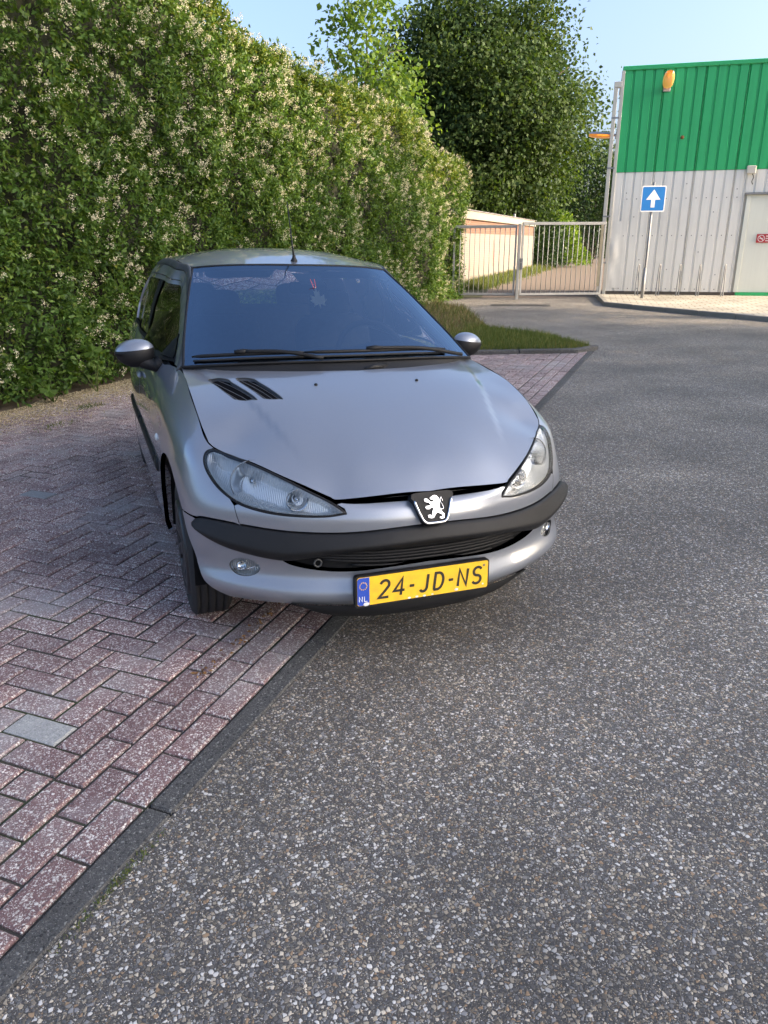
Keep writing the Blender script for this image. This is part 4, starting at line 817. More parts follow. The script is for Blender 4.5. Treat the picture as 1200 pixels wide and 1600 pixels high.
q=np.array((.045,.86,.972));MB().tube([q,q+np.array((.05,.015,.006)),q+np.array((.12,.05,.002))],[.006,.014,.016],7).build('wiper_spindle',CM['black'],car,True)
rf=cr([(0,1.79),(.25,1.81),(.42,1.85),(.535,1.91)],5);rs_=cr([(.535,1.91),(.566,2.05),(.582,2.4),(.579,2.8),(.558,3.1),(.53,3.33)],5);rr_=cr([(.53,3.33),(.35,3.385),(0,3.40)],5)
panel('roof',ROOF,half(np.concatenate([rf[:-1],rs_[:-1],rr_])),CM['paint'],car,h=.04,rim=.012)
panel('headlining',ROOF,half(np.concatenate([rf[:-1],rs_[:-1],rr_])),CM['trim'],car,h=.06,rim=0,off=-.03)
# --- cabin side: moulding, pillar, door frame, glass
P0=cr([(1.14,.972),(1.33,1.078),(1.515,1.172),(1.71,1.272),(1.905,1.364),(2.05,1.381),(2.4,1.399),(2.8,1.386),(3.1,1.363),(3.33,1.319)],6)
def offc(P,d):
    T=np.gradient(P,axis=0);T/=np.linalg.norm(T,axis=1)[:,None];Tn=np.stack([T[:,1],-T[:,0]],1)
    dd=d*np.ones(len(P)) if not callable(d) else d(P);return P+Tn*dd[:,None]
def strip_poly(d0,d1,lo=0,hi=None): 
    A=offc(P0,d0)[lo:hi];B=offc(P0,d1)[lo:hi];return np.concatenate([A,B[::-1]])
for sgn in (1,):
    objs=[]
    objs.append(panel('pillar_moulding',SIDE,strip_poly(.0,.031),CM['trim'],car,h=.014,rim=.012,off=.002,puff=(.006,.012)))
    low=offc(P0,.034);lo2=offc(P0,.080)
    zmin=lambda y:np.interp(y,[1.14,1.36,1.5,2.2,2.8,3.2],[.962,.957,.949,.969,.989,1.003])
    A=np.array([p for p in low if p[1]>zmin(p[0])+.002]);B=np.array([p for p in lo2 if p[1]>zmin(p[0])+.002])
    pil=np.concatenate([[(A[0,0]-.01,zmin(A[0,0])+.002)],A,B[::-1],[(B[0,0]-.015,zmin(B[0,0])+.002)]])
    objs.append(panel('roof_pillar',SIDE,pil,CM['paint'],car,h=.016,rim=.012))
    f0=offc(P0,.084);f1=offc(P0,.104);K=[i for i in range(len(P0)) if f0[i,1]>zmin(f0[i,0])+.006 and f0[i,0]<2.95]
    objs.append(panel('door_frame',SIDE,np.concatenate([f0[K],f1[K][::-1]]),CM['paint'],car,h=.014,rim=.012,off=-.001))
    g1=offc(P0,.100);K=[i for i in range(len(P0)) if g1[i,1]>1.0 and g1[i,0]<3.02]
    gp=np.concatenate([[(1.35,.985)],g1[K],[(3.02,1.27),(3.06,1.10),(3.0,1.022),(2.8,1.006),(2.2,.986),(1.5,.965)]])
    objs.append(panel('side_window',SIDE,gp,CM['sideglass'],car,h=.035,rim=.0,off=-.008))
    objs.append(panel('window_seal',SIDE,[(1.36,.958),(1.5,.951),(2.2,.970),(2.8,.990),(3.05,1.0),(3.05,1.022),(2.8,1.012),(2.2,.992),(1.5,.973),(1.36,.982)],CM['black'],car,h=.02,rim=.01,off=.0))
    objs.append(panel('centre_pillar',SIDE,[(2.11,.985),(2.20,.987),(2.29,1.345),(2.225,1.342)],CM['black'],car,h=.025,rim=.01,off=-.002))
    objs.append(panel('rear_pillar',SIDE,np.concatenate([[(2.99,1.015),(3.05,1.10),(3.02,1.27),(2.97,1.30)],offc(P0,.06)[-9:],[(3.44,1.15),(3.44,1.02),(3.2,1.003)]]),CM['paint'],car,h=.03,rim=.01))
    objs.append(panel('mirror_mount',SIDE,[(1.40,.968),(1.56,.968),(1.575,1.03),(1.50,1.07),(1.44,1.03),(1.385,.998)],CM['black'],car,h=.015,rim=.01,off=.004))
    for o in objs: mirror_copy(o)
loft('rear_window',[(x,3.39-.05*abs(x)*1.2,1.335-.02*abs(x)) for x in np.linspace(-.53,.53,15)],[(x,3.72-.13*(abs(x)/.66)**2,1.02) for x in np.linspace(-.66,.66,15)],CM['rearglass'],car,4,(0,.03,.01))
# --- mirrors: silver cap over a black shell, glass on the rear side
for sgn in (1,-1):
    ctr=np.array((.878*sgn,1.50,.985));V=[];nu,nv=28,15
    mo=empty('door_mirror',parent=car)
    def sph(t,p):   # t 0 bottom .. 1 top
        b=-math.pi/2+math.pi*t;x=math.cos(b)*math.cos(p);y=math.cos(b)*math.sin(p);z=math.sin(b)
        wide=.090*(1+.10*z);yy=.072*y if y<0 else .035*y
        return ctr+np.array((wide*x*sgn*(1 if x>0 else 1.0),yy+.012*x,.066*z-(.010*x)+(.012*x if z<0 else 0)))
    for part,t0,t1,mat,sc in (('cap',.60,1.0,CM['paint'],1.0),('shell',0,.597,CM['black'],1.0)):
        W=[sph(t0+(t1-t0)*j/nv,2*math.pi*i/nu) for j in range(nv+1) for i in range(nu)];F=[(j*nu+i,j*nu+(i+1)%nu,(j+1)*nu+(i+1)%nu,(j+1)*nu+i) for j in range(nv) for i in range(nu)]
        if sgn<0: F=[f[::-1] for f in F]
        mk(part,W,F,mat,mo,smooth=True)
    MB().tube(cr([(.86*sgn,1.475,.955),(.825*sgn,1.462,.940),(.79*sgn,1.455,.932),(.765*sgn,1.46,.945)],4),[.030]*4+[.028]*4+[.034]*4+[.04],10).build('arm',CM['black'],mo,True)
    MB().lathe([(0,0),(.055,.0),(.06,-.004)],24,Matrix.Translation(ctr+np.array((0,.036,.0)))@Matrix.Diagonal((1.3,1,.95,1))@Matrix.Rotation(R_(-90),4,'X')).build('mirror_glass',CM['chrome'],mo,True)
# --- roof aerial
ae=MB().lathe([(.020,-.004),(.018,.006),(.010,.020),(.007,.034)],14,Matrix.Translation((0,1.863,1.400))).build('aerial',CM['black'],car,True)
MB().tube([(0,1.865,1.42),(0,1.90,1.50),(0,1.985,1.70)],[.006,.0042,.0025],6).build('rod',CM['black'],ae,True)
# --- badge: black shield, chrome frame, chrome lion
b0=np.array((0,-.014,.556));b1=np.array((0,.034,.668));up_=(b1-b0)/np.linalg.norm(b1-b0);fw_=np.cross((1,0,0),up_);fw_=fw_ if fw_[1]<0 else -fw_
def bp_(a,b,h): return b0+np.array((a,0,0))+up_*b+fw_*h
shield=[(-.030,.0),(.030,.0),(.046,.010),(.058,.040),(.070,.080),(.083,.100),(.078,.112),(.060,.116),(-.060,.116),(-.078,.112),(-.083,.100),(-.070,.080),(-.058,.040),(-.046,.010)]
badge=MB().prism(shield,bp_,-.03,.004).build('badge',CM['black'],car)
fr_=[(-.072,.088),(-.060,.050),(-.048,.020),(-.040,.010),(-.026,.005),(.026,.005),(.040,.010),(.048,.020),(.060,.050),(.072,.088)]
MB().tube([bp_(a,b,.007) for a,b in cr(fr_,5)],[.003]+[.0052]*44+[.003],8).build('frame',CM['chrome'],badge,True)
lion=[(495,285),(505,310),(545,320),(570,325),(575,345),(555,360),(510,370),(470,340),(430,305),(395,300),(360,315),(365,355),(410,375),(450,375),(480,410),(505,440),(440,450),(395,455),(370,480),(385,515),(460,515),(480,490),(545,485),(560,495),(520,560),(505,610),(495,650),(450,630),(405,645),(415,690),(480,700),(530,690),(565,640),(610,585),(640,575),(690,600),(740,620),(735,660),(680,665),(670,690),(715,705),(775,690),(785,600),(740,570),(720,520),(695,490),(700,430),(715,350),(700,290),(660,240),(600,225),(540,255)]
def lpx(X,Y): return ((X-575)/6100*1.02,.060-(Y-470+.11*(X-575))/5750)
LP=[lpx(*p) for p in lion];vv,ee,ff,*_=delaunay_2d_cdt([Vector(p) for p in LP],[(i,(i+1)%len(LP)) for i in range(len(LP))],[],1,1e-7)
L2=[tuple(v) for v in vv];nL=len(L2);V=[bp_(a,b,.0105) for a,b in L2]+[bp_(a,b,.003) for a,b in L2];F=[tuple(f) for f in ff]+[(i,(i+1)%len(LP),nL+(i+1)%len(LP),nL+i) for i in range(len(LP))]
ln=mk('lion',V,F,CM['chrome'],badge)
tail=[(700,490),(765,505),(787,475),(768,415),(738,360),(732,300),(755,262),(772,290),(785,345)];MB().tube([bp_(*lpx(*p),.008) for p in cr(tail,4)],.0017,6).build('lion_tail',CM['chrome'],ln,True)
# --- number plate
pl=empty('number_plate',parent=car);p0=np.array((-.031,-.010,.272));pu=np.array((0,.060,.998));pu/=np.linalg.norm(pu);pf=np.array((0,-.998,.060))
def pp(a,b,h): return p0+np.array((a,0,0))+pu*b+pf*h
def rrect(x0,x1,y0,y1,r,n=5):
    return [(cx+r*math.cos(t),cy+r*math.sin(t)) for cx,cy,s in ((x1-r,y0+r,-90),(x1-r,y1-r,0),(x0+r,y1-r,90),(x0+r,y0+r,180)) for t in [R_(s+90*i/n) for i in range(n+1)]]
MB().prism(rrect(-.266,.266,-.003,.117,.012),pp,-.02,.002).build('plate_frame',CM['black'],pl)
MB().prism(rrect(-.260,.260,.005,.111,.008),pp,.002,.004).build('plate_sheet',CM['yellow'],pl)
bb=MB().prism([(-.2595,.013),(-.2525,.006),(-.214,.006),(-.214,.110),(-.2525,.110),(-.2595,.103)],pp,.004,.0048).build('country_band',CM['plateblue'],pl)
mbs=MB()
for i in range(12):
    a=2*math.pi*i/12;cx,cy=-.237+.0135*math.sin(a),.079+.0135*math.cos(a);mbs.prism([(cx+(.0030 if j%2==0 else .0013)*math.sin(j*math.pi/5),cy+(.0030 if j%2==0 else .0013)*math.cos(j*math.pi/5)) for j in range(10)],pp,.0048,.0053)
mbs.build('stars',CM['yellow'],bb)
def ribbon(pts,w,h0,h1,mb,fn):
    P=np.asarray(pts,float);n=len(P);T=np.gradient(P,axis=0)
    L=[];Rr=[]
    for i in range(n):
        d0=P[i]-P[i-1] if i>0 else P[1]-P[0];d1=P[i+1]-P[i] if i<n-1 else P[-1]-P[-2];d0=d0/np.linalg.norm(d0);d1=d1/np.linalg.norm(d1)
        n0=np.array((-d0[1],d0[0]));n1=np.array((-d1[1],d1[0]));m=n0+n1;m/=np.linalg.norm(m)+1e-9;k=min(1/max(m@n0,.35),2.0);L.append(P[i]+m*w/2*k);Rr.append(P[i]-m*w/2*k)
    V=[fn(*p,h0) for p in L]+[fn(*p,h0) for p in Rr]+[fn(*p,h1) for p in L]+[fn(*p,h1) for p in Rr];F=[]
    for i in range(n-1): F+=[(2*n+i,3*n+i,3*n+i+1,2*n+i+1),(i,i+1,2*n+i+1,2*n+i),(n+i,3*n+i,3*n+i+1,n+i+1)]
    F+=[(0,2*n,3*n,n),(n-1,2*n-1,4*n-1,3*n-1)];mb.add(V,F)
def arc(cx,cy,rx,ry,a0,a1,n=10): return [(cx+rx*math.cos(R_(a0+(a1-a0)*i/n)),cy+ry*math.sin(R_(a0+(a1-a0)*i/n))) for i in range(n+1)]
GLY={'2':[arc(.5,.74,.40,.26,165,-20)+[(.62,.42),(.08,0),(.95,0)]],'4':[[(.70,0),(.70,1),(.02,.28),(1.0,.28)]],'-':[[(.12,.46),(.88,.46)]],
 'J':[[(.78,1),(.78,.25)]+arc(.45,.25,.33,.25,-8,-150,8)],'D':[[(.1,0),(.1,1),(.35,1)]+arc(.40,.5,.5,.5,85,-85,12)+[(.35,0),(.06,0)]],'N':[[(.08,0),(.08,1),(.90,0),(.90,1)]],
 'S':[arc(.5,.75,.38,.25,25,265,12)+arc(.5,.25,.40,.25,80,-155,12)],'L':[[(.1,1),(.1,0),(.9,0)]]}
def text(s,x,y,w,h,adv,stroke,mb,h0,h1,fn,slant=.0):
    for ch in s:
        ww=w*(.55 if ch=='-' else 1)
        for st in GLY.get(ch,[]): ribbon([(x+a*ww+slant*b*h,y+b*h) for a,b in st],stroke,h0,h1,mb,fn)
        x+=ww+adv
mbt=MB();text('24-JD-NS',-.182,.026,.042,.064,.0165,.0098,mbt,.0042,.0056,pp,.12);mbt.build('registration',CM['plateblack'],pl)
mbt=MB();text('NL',-.2535,.021,.0135,.019,.0055,.0027,mbt,.0048,.0054,pp);mbt.build('country_code',CM['platewhite'],bb)
for a,b,r in ((.243,.094,.006),(-.226,.010,.008),(.13,.013,.005),(-.03,.009,.004),(.0,.008,.004),(.24,.02,.004),(-.06,.0085,.004),(.032,.009,.003)):
    MB().lathe([(r,0),(r*.8,.0012),(0,.0016)],10,Matrix(((1.6 if b<.015 else 1,0,0,pp(a,b,.004)[0]),(0,pu[1],pf[1],pp(a,b,.004)[1]),(0,pu[2],pf[2],pp(a,b,.004)[2]),(0,0,0,1)))).build('screw_head' if b>.05 else 'chip',CM['platewhite'] if b<.05 else plain('old_screw',(.30,.24,.13),.5,.6),pl)
# dark valance under the bumper
vx=np.linspace(-.50,.50,41);vy=np.interp(np.abs(vx),PLAN[:7,0],PLAN[:7,1]);loft('valance',np.c_[vx,vy+.022,np.full(41,.25)],np.c_[vx*.97,vy+.050,.188+.06*(np.abs(vx)/.5)**6],CM['black'],car,4,(0,-.012,0))
MB().box(-.52,.52,.80,3.5,.19,.22).build('floor_pan',CM['dark'],car)
# --- wheels
def wheel(x,y,sgn,steer=0):
    zc=.29-.0;w=empty('wheel',parent=car);w.location=(x,y,zc+x*math.tan(R_(1.5)));w.rotation_euler=(0,R_(-1.5),R_(steer))
    Mx=Matrix.Rotation(R_(90*sgn),4,'Y')
    prof=[(.185,-.075),(.20,-.083),(.225,-.090),(.25,-.091),(.272,-.086),(.285,-.074)]
    for g in (-.048,-.014,.020,.054): prof+=[(.2895,g-.0145),(.2895,g+.0045),(.2830,g+.006),(.2830,g+.013)] if False else [(.2895,g-.024),(.2900,g-.004),(.2825,g-.003),(.2825,g+.003),(.2900,g+.004)]
    prof+=[(.2895,.072),(.285,.074),(.272,.086),(.25,.091),(.225,.090),(.20,.083),(.185,.075)]
    MB().lathe([(r_,h_*.9) for r_,h_ in prof],56,Mx).build('tyre',CM['rubber'],w,True)
    cp=MB().lathe([(.200,.060),(.204,.078),(.198,.088),(.180,.090),(.172,.082),(.168,.060)],40,Mx).build('rim',CM['cap'],w,True)
    MB().lathe([(.0,.084),(.028,.086),(.048,.080),(.052,.070),(.052,.03)],24,Mx).build('hub',CM['cap'],w,True)
    MB().lathe([(.175,.030),(.0,.028)],32,Mx).build('brake_disc',plain('brake_steel',(.10,.095,.09),.5,.7),w,True)
    for i in range(7):
        a=2*math.pi*i/7+.2;m=Mx@Matrix.Rotation(a,4,'Z');V=[m@Vector(p) for p in ((.040,-.026,.078),(.040,.026,.078),(.185,.046,.084),(.185,-.046,.084),(.115,.0,.094),(.044,-.03,.05),(.044,.03,.05),(.185,.05,.055),(.185,-.05,.055),(.11,.022,.088),(.11,-.022,.088))]
        mk('spoke',V,[(0,10,4),(0,4,9),(0,9,1),(10,3,4),(4,2,9),(4,3,2),(0,5,10),(10,5,8),(10,8,3),(1,9,6),(9,7,6),(9,2,7)],CM['cap'],w)
    return w
for x,y,st in ((.714,.767,0),(-.714,.767,-1.5),(.715,3.21,0),(-.715,3.21,0)): wheel(x,y,1 if x>0 else -1,st)
# --- cabin
ins=MB();prof=[(1.05,.80),(1.08,.955),(1.20,.985),(1.38,.985),(1.45,.965),(1.47,.90),(1.42,.80),(1.40,.60)]
dsh=MB();X=np.linspace(-.68,.68,35);V=[];
for x in X:
    hump=.055*math.exp(-((x-.34)/.17)**2)+.02*math.exp(-(x/.14)**2)
    for j,(y,z) in enumerate(prof): V.append((x*(1 if y>1.15 else .97),y+.10*abs(x)**2*(1 if j<4 else .2),z+(hump if 2<=j<=4 else 0)-(.03*abs(x) if j<4 else 0)))
m_=len(prof);mk('dashboard',V,[(i*m_+j,(i+1)*m_+j,(i+1)*m_+j+1,i*m_+j+1) for i in range(len(X)-1) for j in range(m_-1)],CM['dash'],car,smooth=True)
Ms=Matrix.Translation((.34,1.56,.935))@Matrix.Rotation(R_(62),4,'X')
sw=MB().lathe([(.185+.016*math.cos(a),.016*math.sin(a)) for a in np.linspace(0,2*math.pi,11)],40,Ms).build('steering_wheel',CM['dash'],car,True)
MB().lathe([(0,.02),(.06,.015),(.075,-.02)],20,Ms).build('horn_pad',CM['dash'],sw,True)
for a in (0,180,270): MB().tube([Ms@Vector((.05*math.cos(R_(a)),.05*math.sin(R_(a)),0)),Ms@Vector((.178*math.cos(R_(a)),.178*math.sin(R_(a)),0))],.016,6).build('spoke',CM['dash'],sw,True)
def seat(x,y,w,rear=False):
    s=empty('seat',parent=car)
    def cushion(name,cx,cy,cz,sx,sy,sz,rx,ex=.35):
        V=[];nu,nv=24,12
        for j in range(nv+1):
            b=-math.pi/2+math.pi*j/nv
            for i in range(nu):
                p=2*math.pi*i/nu;f=lambda c:math.copysign(abs(c)**ex,c)
                v=Vector((sx*f(math.cos(b))*f(math.cos(p)),sy*f(math.cos(b))*f(math.sin(p)),sz*f(math.sin(b))));V.append(Matrix.Rotation(rx,3,'X')@v+Vector((cx,cy,cz)))
        mk(name,V,[(j*nu+i,j*nu+(i+1)%nu,(j+1)*nu+(i+1)%nu,(j+1)*nu+i) for j in range(nv) for i in range(nu)],CM['fabric'],s,smooth=True)
    cushion('cushion',x,y-.05,.48,w,.25,.09,0);cushion('backrest',x,y+.28,.80,w*.97,.075,.30,R_(-18))
    for hx in ([x] if not rear else [x-.34,x+.34]): cushion('headrest',hx,y+.40,1.145,.125,.05,.085,R_(-12),.5)
seat(-.34,1.92,.24);seat(.34,1.92,.24);seat(0,2.78,.60,True)
# rear-view mirror pod
MB().prism([(-.055,.0),(.085,.0),(.095,-.085),(-.03,-.085)],lambda a,b,h:np.array((a+.03,1.80+b*1.2-.0+h,1.352+b*.62-.01)),0,.03).build('mirror_pod',CM['trim'],car)
MB().prism(rrect(-.10,.10,-.03,.03,.015),lambda a,b,h:np.array((a+.05,1.76+h,1.27+b)),0,.02).build('interior_mirror',CM['dark'],car)
for sg in (-1,1):
    MB().prism(rrect(-.17,.17,-.05,.05,.02),lambda a,b,h:np.array((a+sg*.29,1.955+b*.9+h*.3,1.325+b*.2+h)),0,.012).build('sun_visor',plain('visor_grey',(.22,.22,.22),.8),car)
# inner trims of the doors
for sg in (1,-1): loft('door_trim',[(sg*.735,y,.30) for y in np.linspace(1.2,3.2,12)],[(sg*(.735-.02*(1 if y>3 else 0)),y,.95+.02*(y-1.2)/2) for y in np.linspace(1.2,3.2,12)],CM['dash'],car,3)
# ---------------------------------------------------------------- green and white hall
def metal_paint(name,c,rough=.45,streak=.25):
    t=NT(name);co=t.co();n=t.noise(co,.8,4);mp=t.mapped(co,(9,9,.35));st=t.noise(mp,1.0,4,.6);d=t.ramp(st.outputs[0],[(.45,0),(.80,1)])
    b=t.mix(n.outputs[0],tuple(x*.90 for x in c),tuple(min(1,x*1.08) for x in c));t.base(t.mix(t.math('MULTIPLY',d,streak),b,tuple(x*.62 for x in c)));t.set(Roughness=rough);return t.m
GREEN=metal_paint('green_sheet',(.028,.42,.14),.45,.45);WHITE=metal_paint('white_sheet',(.80,.78,.72),.5,.45);DOORW=metal_paint('door_white',(.74,.75,.66),.5,.2)
GALV=plain('galvanised',(.27,.275,.28),.6,.3,.2,9,.1,90);WPAINT=plain('white_paint',(.58,.55,.48),.55,0,.12,4,.1,60);PLINTH=plain('plinth',(.10,.085,.07),.9,0,.3,6)
hall=empty('industrial_hall',Fp(0,0,0),R_(FZ),'metal clad hall, green above and white below','building')
# local: x along facade, y into the building, z up
def cladding(name,x0,x1,z0,z1,mat,period=.25,y=0.):
    X=[];k0=math.floor(x0/period)
    for k in range(k0,int(math.ceil(x1/period))+1):
        c=k*period;X+=[(c-.036,0),(c-.022,.030),(c+.022,.030),(c+.036,0)]
    X=[(min(max(a,x0),x1),d) for a,d in X];Q=[]
    for q in [(x0,0)]+X+[(x1,0)]:
        if not Q or q[0]>Q[-1][0]+1e-5: Q.append(q)
    V=[(a,d+y,z0) for a,d in Q]+[(a,d+y,z1) for a,d in Q]+[(Q[0][0],.05+y,z0),(Q[-1][0],.05+y,z0),(Q[0][0],.05+y,z1),(Q[-1][0],.05+y,z1)];n=len(Q);F=[(i,i+1,n+i+1,n+i) for i in range(n-1)];return mk(name,V,F,mat,hall)
x=0.0;i=0
while x<8.0:
    e=x+1.0;cladding('green_panel',x,e-.004,3.212,5.60,GREEN,y=-.045+(.0025 if i%2 else 0))
    if x<3.0: cladding('white_panel',x,min(e,3.30)-.004,.17,3.205,WHITE,y=-.035+(.0025 if i%2 else 0))
    elif x<3.3: cladding('white_panel',x,3.30,.17,3.205,WHITE,y=-.0325)
    x=e;i+=1
cladding('white_panel',3.304,8.0,2.66,3.205,WHITE,y=-.0345)
MB().box(0.02,7.98,.02,3.0,.0,5.55).build('wall_core',WPAINT,hall)
MB().box(-.03,8.02,-.075,.10,5.60,5.70,bev=.01).build('parapet',GREEN,hall);MB().box(-.03,8.02,.10,3.05,5.52,5.68).build('parapet',WPAINT,hall)
MB().box(.0,3.4,-.03,.018,.0,.168).build('plinth',PLINTH,hall);MB().box(3.42,8.0,-.06,.018,.05,.17,bev=.006).build('plinth',GREEN,hall)
MB().box(-.05,.035,-.075,.06,.0,5.60,bev=.006).build('corner_trim',WPAINT,hall)
dr=MB().box(3.47,5.6,-.030,.018,.175,2.60,bev=.004).build('door',DOORW,hall);MB().box(3.36,3.465,-.05,.018,.175,2.60,bev=.005).build('frame',DOORW,dr);MB().box(3.30,5.7,-.11,.018,2.605,2.645,bev=.006).build('drip_flashing',GALV,dr)
mb=MB().tube([(5.2,-.04,1.1),(5.2,-.09,1.1),(5.05,-.09,1.1)],.012,8);mb.build('handle',GALV,dr,True)
scr=MB()
for zz in (1.62,.24,2.55):
    for k in range(1,13):
        scr.lathe([(.014,0),(.012,.006),(0,.008)],8,Matrix.Translation((k*.25+.125-(.0),-.036,zz))@Matrix.Rotation(R_(90),4,'X'))
for k,zz in ((1,2.7),(2,2.1),(3,1.0),(5,2.35),(6,.75),(7,2.9),(9,1.2),(10,2.2),(11,.62),(12,2.75)): scr.lathe([(.014,0),(.012,.006),(0,.008)],8,Matrix.Translation((k*.25+.10,-.036,zz))@Matrix.Rotation(R_(90),4,'X'))
scr.build('cladding_screws',plain('screw',(.16,.15,.14),.6,.5),hall,kind='stuff')
MB().lathe([(.045,0),(.04,.03),(.02,.05),(0,.052)],14,Matrix.Translation((1.60,-.045,4.01))@Matrix.Rotation(R_(90),4,'X')).build('rusty_stub',plain('rust',(.28,.13,.05),.9,.2,.4,20),hall)
ab=MB().box(3.25,3.47,-.15,-.06,3.10,3.29,bev=.015).build('alarm_box',WPAINT,hall);MB().tube(cr([(3.40,-.10,3.10),(3.44,-.09,3.02),(3.42,-.07,2.92),(3.45,-.06,2.85)],5),.010,6).build('cable',CM['black'],ab)
dm=MB()   # dented corner sheet
V=[];
for j in range(13):
    for i in range(9):
        a=i/8*.42+.04;zz=.25+j/12*1.75;d=.05*math.exp(-((zz-1.25)/.28)**2)*math.exp(-((a-.14)/.10)**2)+.03*math.exp(-((zz-.62)/.18)**2)*math.exp(-((a-.08)/.08)**2);V.append((a,-.040-d-.004*math.sin(zz*9+a*20),zz))
mk('dented_sheet',V,[(j*9+i,j*9+i+1,(j+1)*9+i+1,(j+1)*9+i) for j in range(12) for i in range(8)],WHITE,hall,smooth=True)
# downpipe beside the corner
dp=empty('downpipe',Fp(-.16,.02,0),R_(FZ),'white square downpipe at the left corner of the hall','pipe');MB().box(-.05,.05,-.06,.06,.0,5.22,bev=.01).build('pipe',WPAINT,dp);MB().box(-.055,.14,-.065,.065,5.22,5.36,bev=.01).build('outlet_box',WPAINT,dp)
for z in (.9,2.1,3.3,4.5): MB().box(-.056,.14,-.066,-.055,z,z+.04).build('bracket',GALV,dp)
MB().box(-.07,.02,-.075,-.062,.3,1.95,bev=.004).build('guard_plate',plain('rust_cream',(.55,.46,.30),.7,.0,.25,8),dp)
# red no smoking sign on the door
ns=empty('warning_sign',Fp(3.74,.05,1.43),R_(FZ),'small red no smoking sign on the pale door','sign');MB().box(0,.46,-.012,-.002,0,.215,bev=.004).build('sign_plate',plain('sign_red',(.42,.02,.03),.45,0,.1,10),ns)
mb=MB();cx,cz=.115,.108
for r0,r1 in ((.085,.072),): mb.add([(cx+r*math.cos(a),-.0135,cz+r*math.sin(a)) for a in np.linspace(0,2*math.pi,25)[:-1] for r in (r0,r1)],[(2*i,2*i+1,(2*i+3)%48,(2*i+2)%48) for i in range(24)])
mb.box(cx-.008,cx+.008,-.0139,-.0131,cz-.075,cz+.075,Matrix.Translation((cx,0,cz))@Matrix.Rotation(R_(-45),4,'Y')@Matrix.Translation((-cx,0,-cz)));mb.box(cx-.045,cx+.04,-.0142,-.0134,cz-.008,cz+.008);mb.tube([(cx+.045,-.0136,cz+.008),(cx+.05,-.0136,cz+.02),(cx+.043,-.0136,cz+.033)],.003,4)
for zz,l in ((.160,.22),(.103,.20),(.046,.13)):
    xx=.225
    while xx<.225+l-.01:
        w_=random.uniform(.012,.02);mb.box(xx,xx+w_,-.0138,-.0128,zz-.010,zz+.018);xx+=w_+.006
mb.build('pictogram',plain('sign_white',(.80,.78,.76),.5),ns)
# lamps: amber street lanterns
t=NT('amber_bowl');t.base((.75,.36,.10));t.set(Roughness=.3,Emission_Color=(1,.36,.05,1),Emission_Strength=.10,Transmission_Weight=.3);AMB=t.m
t=NT('lamp_glow');t.base((1,.5,.1));t.set(Emission_Color=(1,.40,.05,1),Emission_Strength=1.5);GLOW=t.m
LG=plain('lamp_grey',(.45,.43,.42),.5,.2,.1,6)
def lantern(name,label,loc,rz,tilt,L):
    o=empty(name,loc,0,label,'lamp','amber wall lamps on the hall');o.rotation_euler=(tilt,0,rz)
    def body(name_,z0,z1,mat,par):    # along -y from the wall, half ellipsoid up or down
        V=[];nu,nv=14,20
        for j in range(nv+1):
            q=j/nv;y=-L*q-.06;wd=.135*(math.sin(math.pi*min(max(q*.9+.07,0),1))**.22)
            for i in range(nu+1):
                a=math.pi*i/nu;V.append((wd*math.cos(a),y,(z1 if z1 else z0)*math.sin(a)*(wd/.135)))
        return mk(name_,V,[(j*(nu+1)+i,j*(nu+1)+i+1,(j+1)*(nu+1)+i+1,(j+1)*(nu+1)+i) for j in range(nv) for i in range(nu)],mat,par,smooth=True)
    body('housing',0,.075,LG,o);bw=body('bowl',-.095,0,AMB,o);MB().tube([(0,-.20,-.03),(0,-.20-L*.45,-.03)],.03,10).build('tube',GLOW,o,True);MB().tube([(0,.02,.0),(0,-.12,.0)],.03,10).build('bracket',LG,o,True);MB().box(-.09,.09,.0,.03,-.09,.09,bev=.01).build('wall_plate',LG,o);return o
lantern('wall_lamp','glowing amber lantern high on the green front of the hall',Fp(1.09,.05,5.16),R_(FZ),R_(-30),.50)
lantern('wall_lamp','amber lantern sticking out left beyond the hall corner',Fp(-.05,-1.4,4.28),R_(FZ-90),R_(-4),.66)
# ---------------------------------------------------------------- one-way sign
sg=empty('traffic_sign',(12.58,14.17,.085),R_(-24),'square blue one way sign with white arrow on grey pole','sign');MB().tube([(0,0,0),(.012,0,1.1),(0,0,2.78)],[.030,.030,.028],12).build('pole',GALV,sg,True)
MB().tube([(0,0,0),(.008,0,.75)],[.042,.038],12).build('pole_sleeve',GALV,sg,True)
def xz(y0): return lambda a,b,h:np.array((a,y0-h,2.39+b))
MB().prism(rrect(-.305,.305,-.305,.305,.035),xz(-.035),.0,.022).build('sign_board',plain('sign_grey',(.55,.56,.58),.5,.3),sg)
MB().prism(rrect(-.298,.298,-.298,.298,.032),xz(-.035),.022,.0235).build('sign_border',plain('sign_white',(.80,.78,.76),.5),sg)
MB().prism(rrect(-.275,.275,-.275,.275,.025),xz(-.035),.0235,.025).build('sign_face',plain('sign_blue',(.012,.17,.50),.4,0,.1,5),sg)
MB().prism([(-.048,-.20),(.048,-.20),(.048,-.02),(.175,-.02),(.0,.215),(-.175,-.02),(-.048,-.02)],xz(-.035),.025,.0265).build('arrow',plain('sign_white',(.80,.78,.76),.5),sg)
for zz in (2.22,2.55): MB().box(-.06,.06,-.034,.035,zz-.02,zz+.02).build('clamp',GALV,sg)
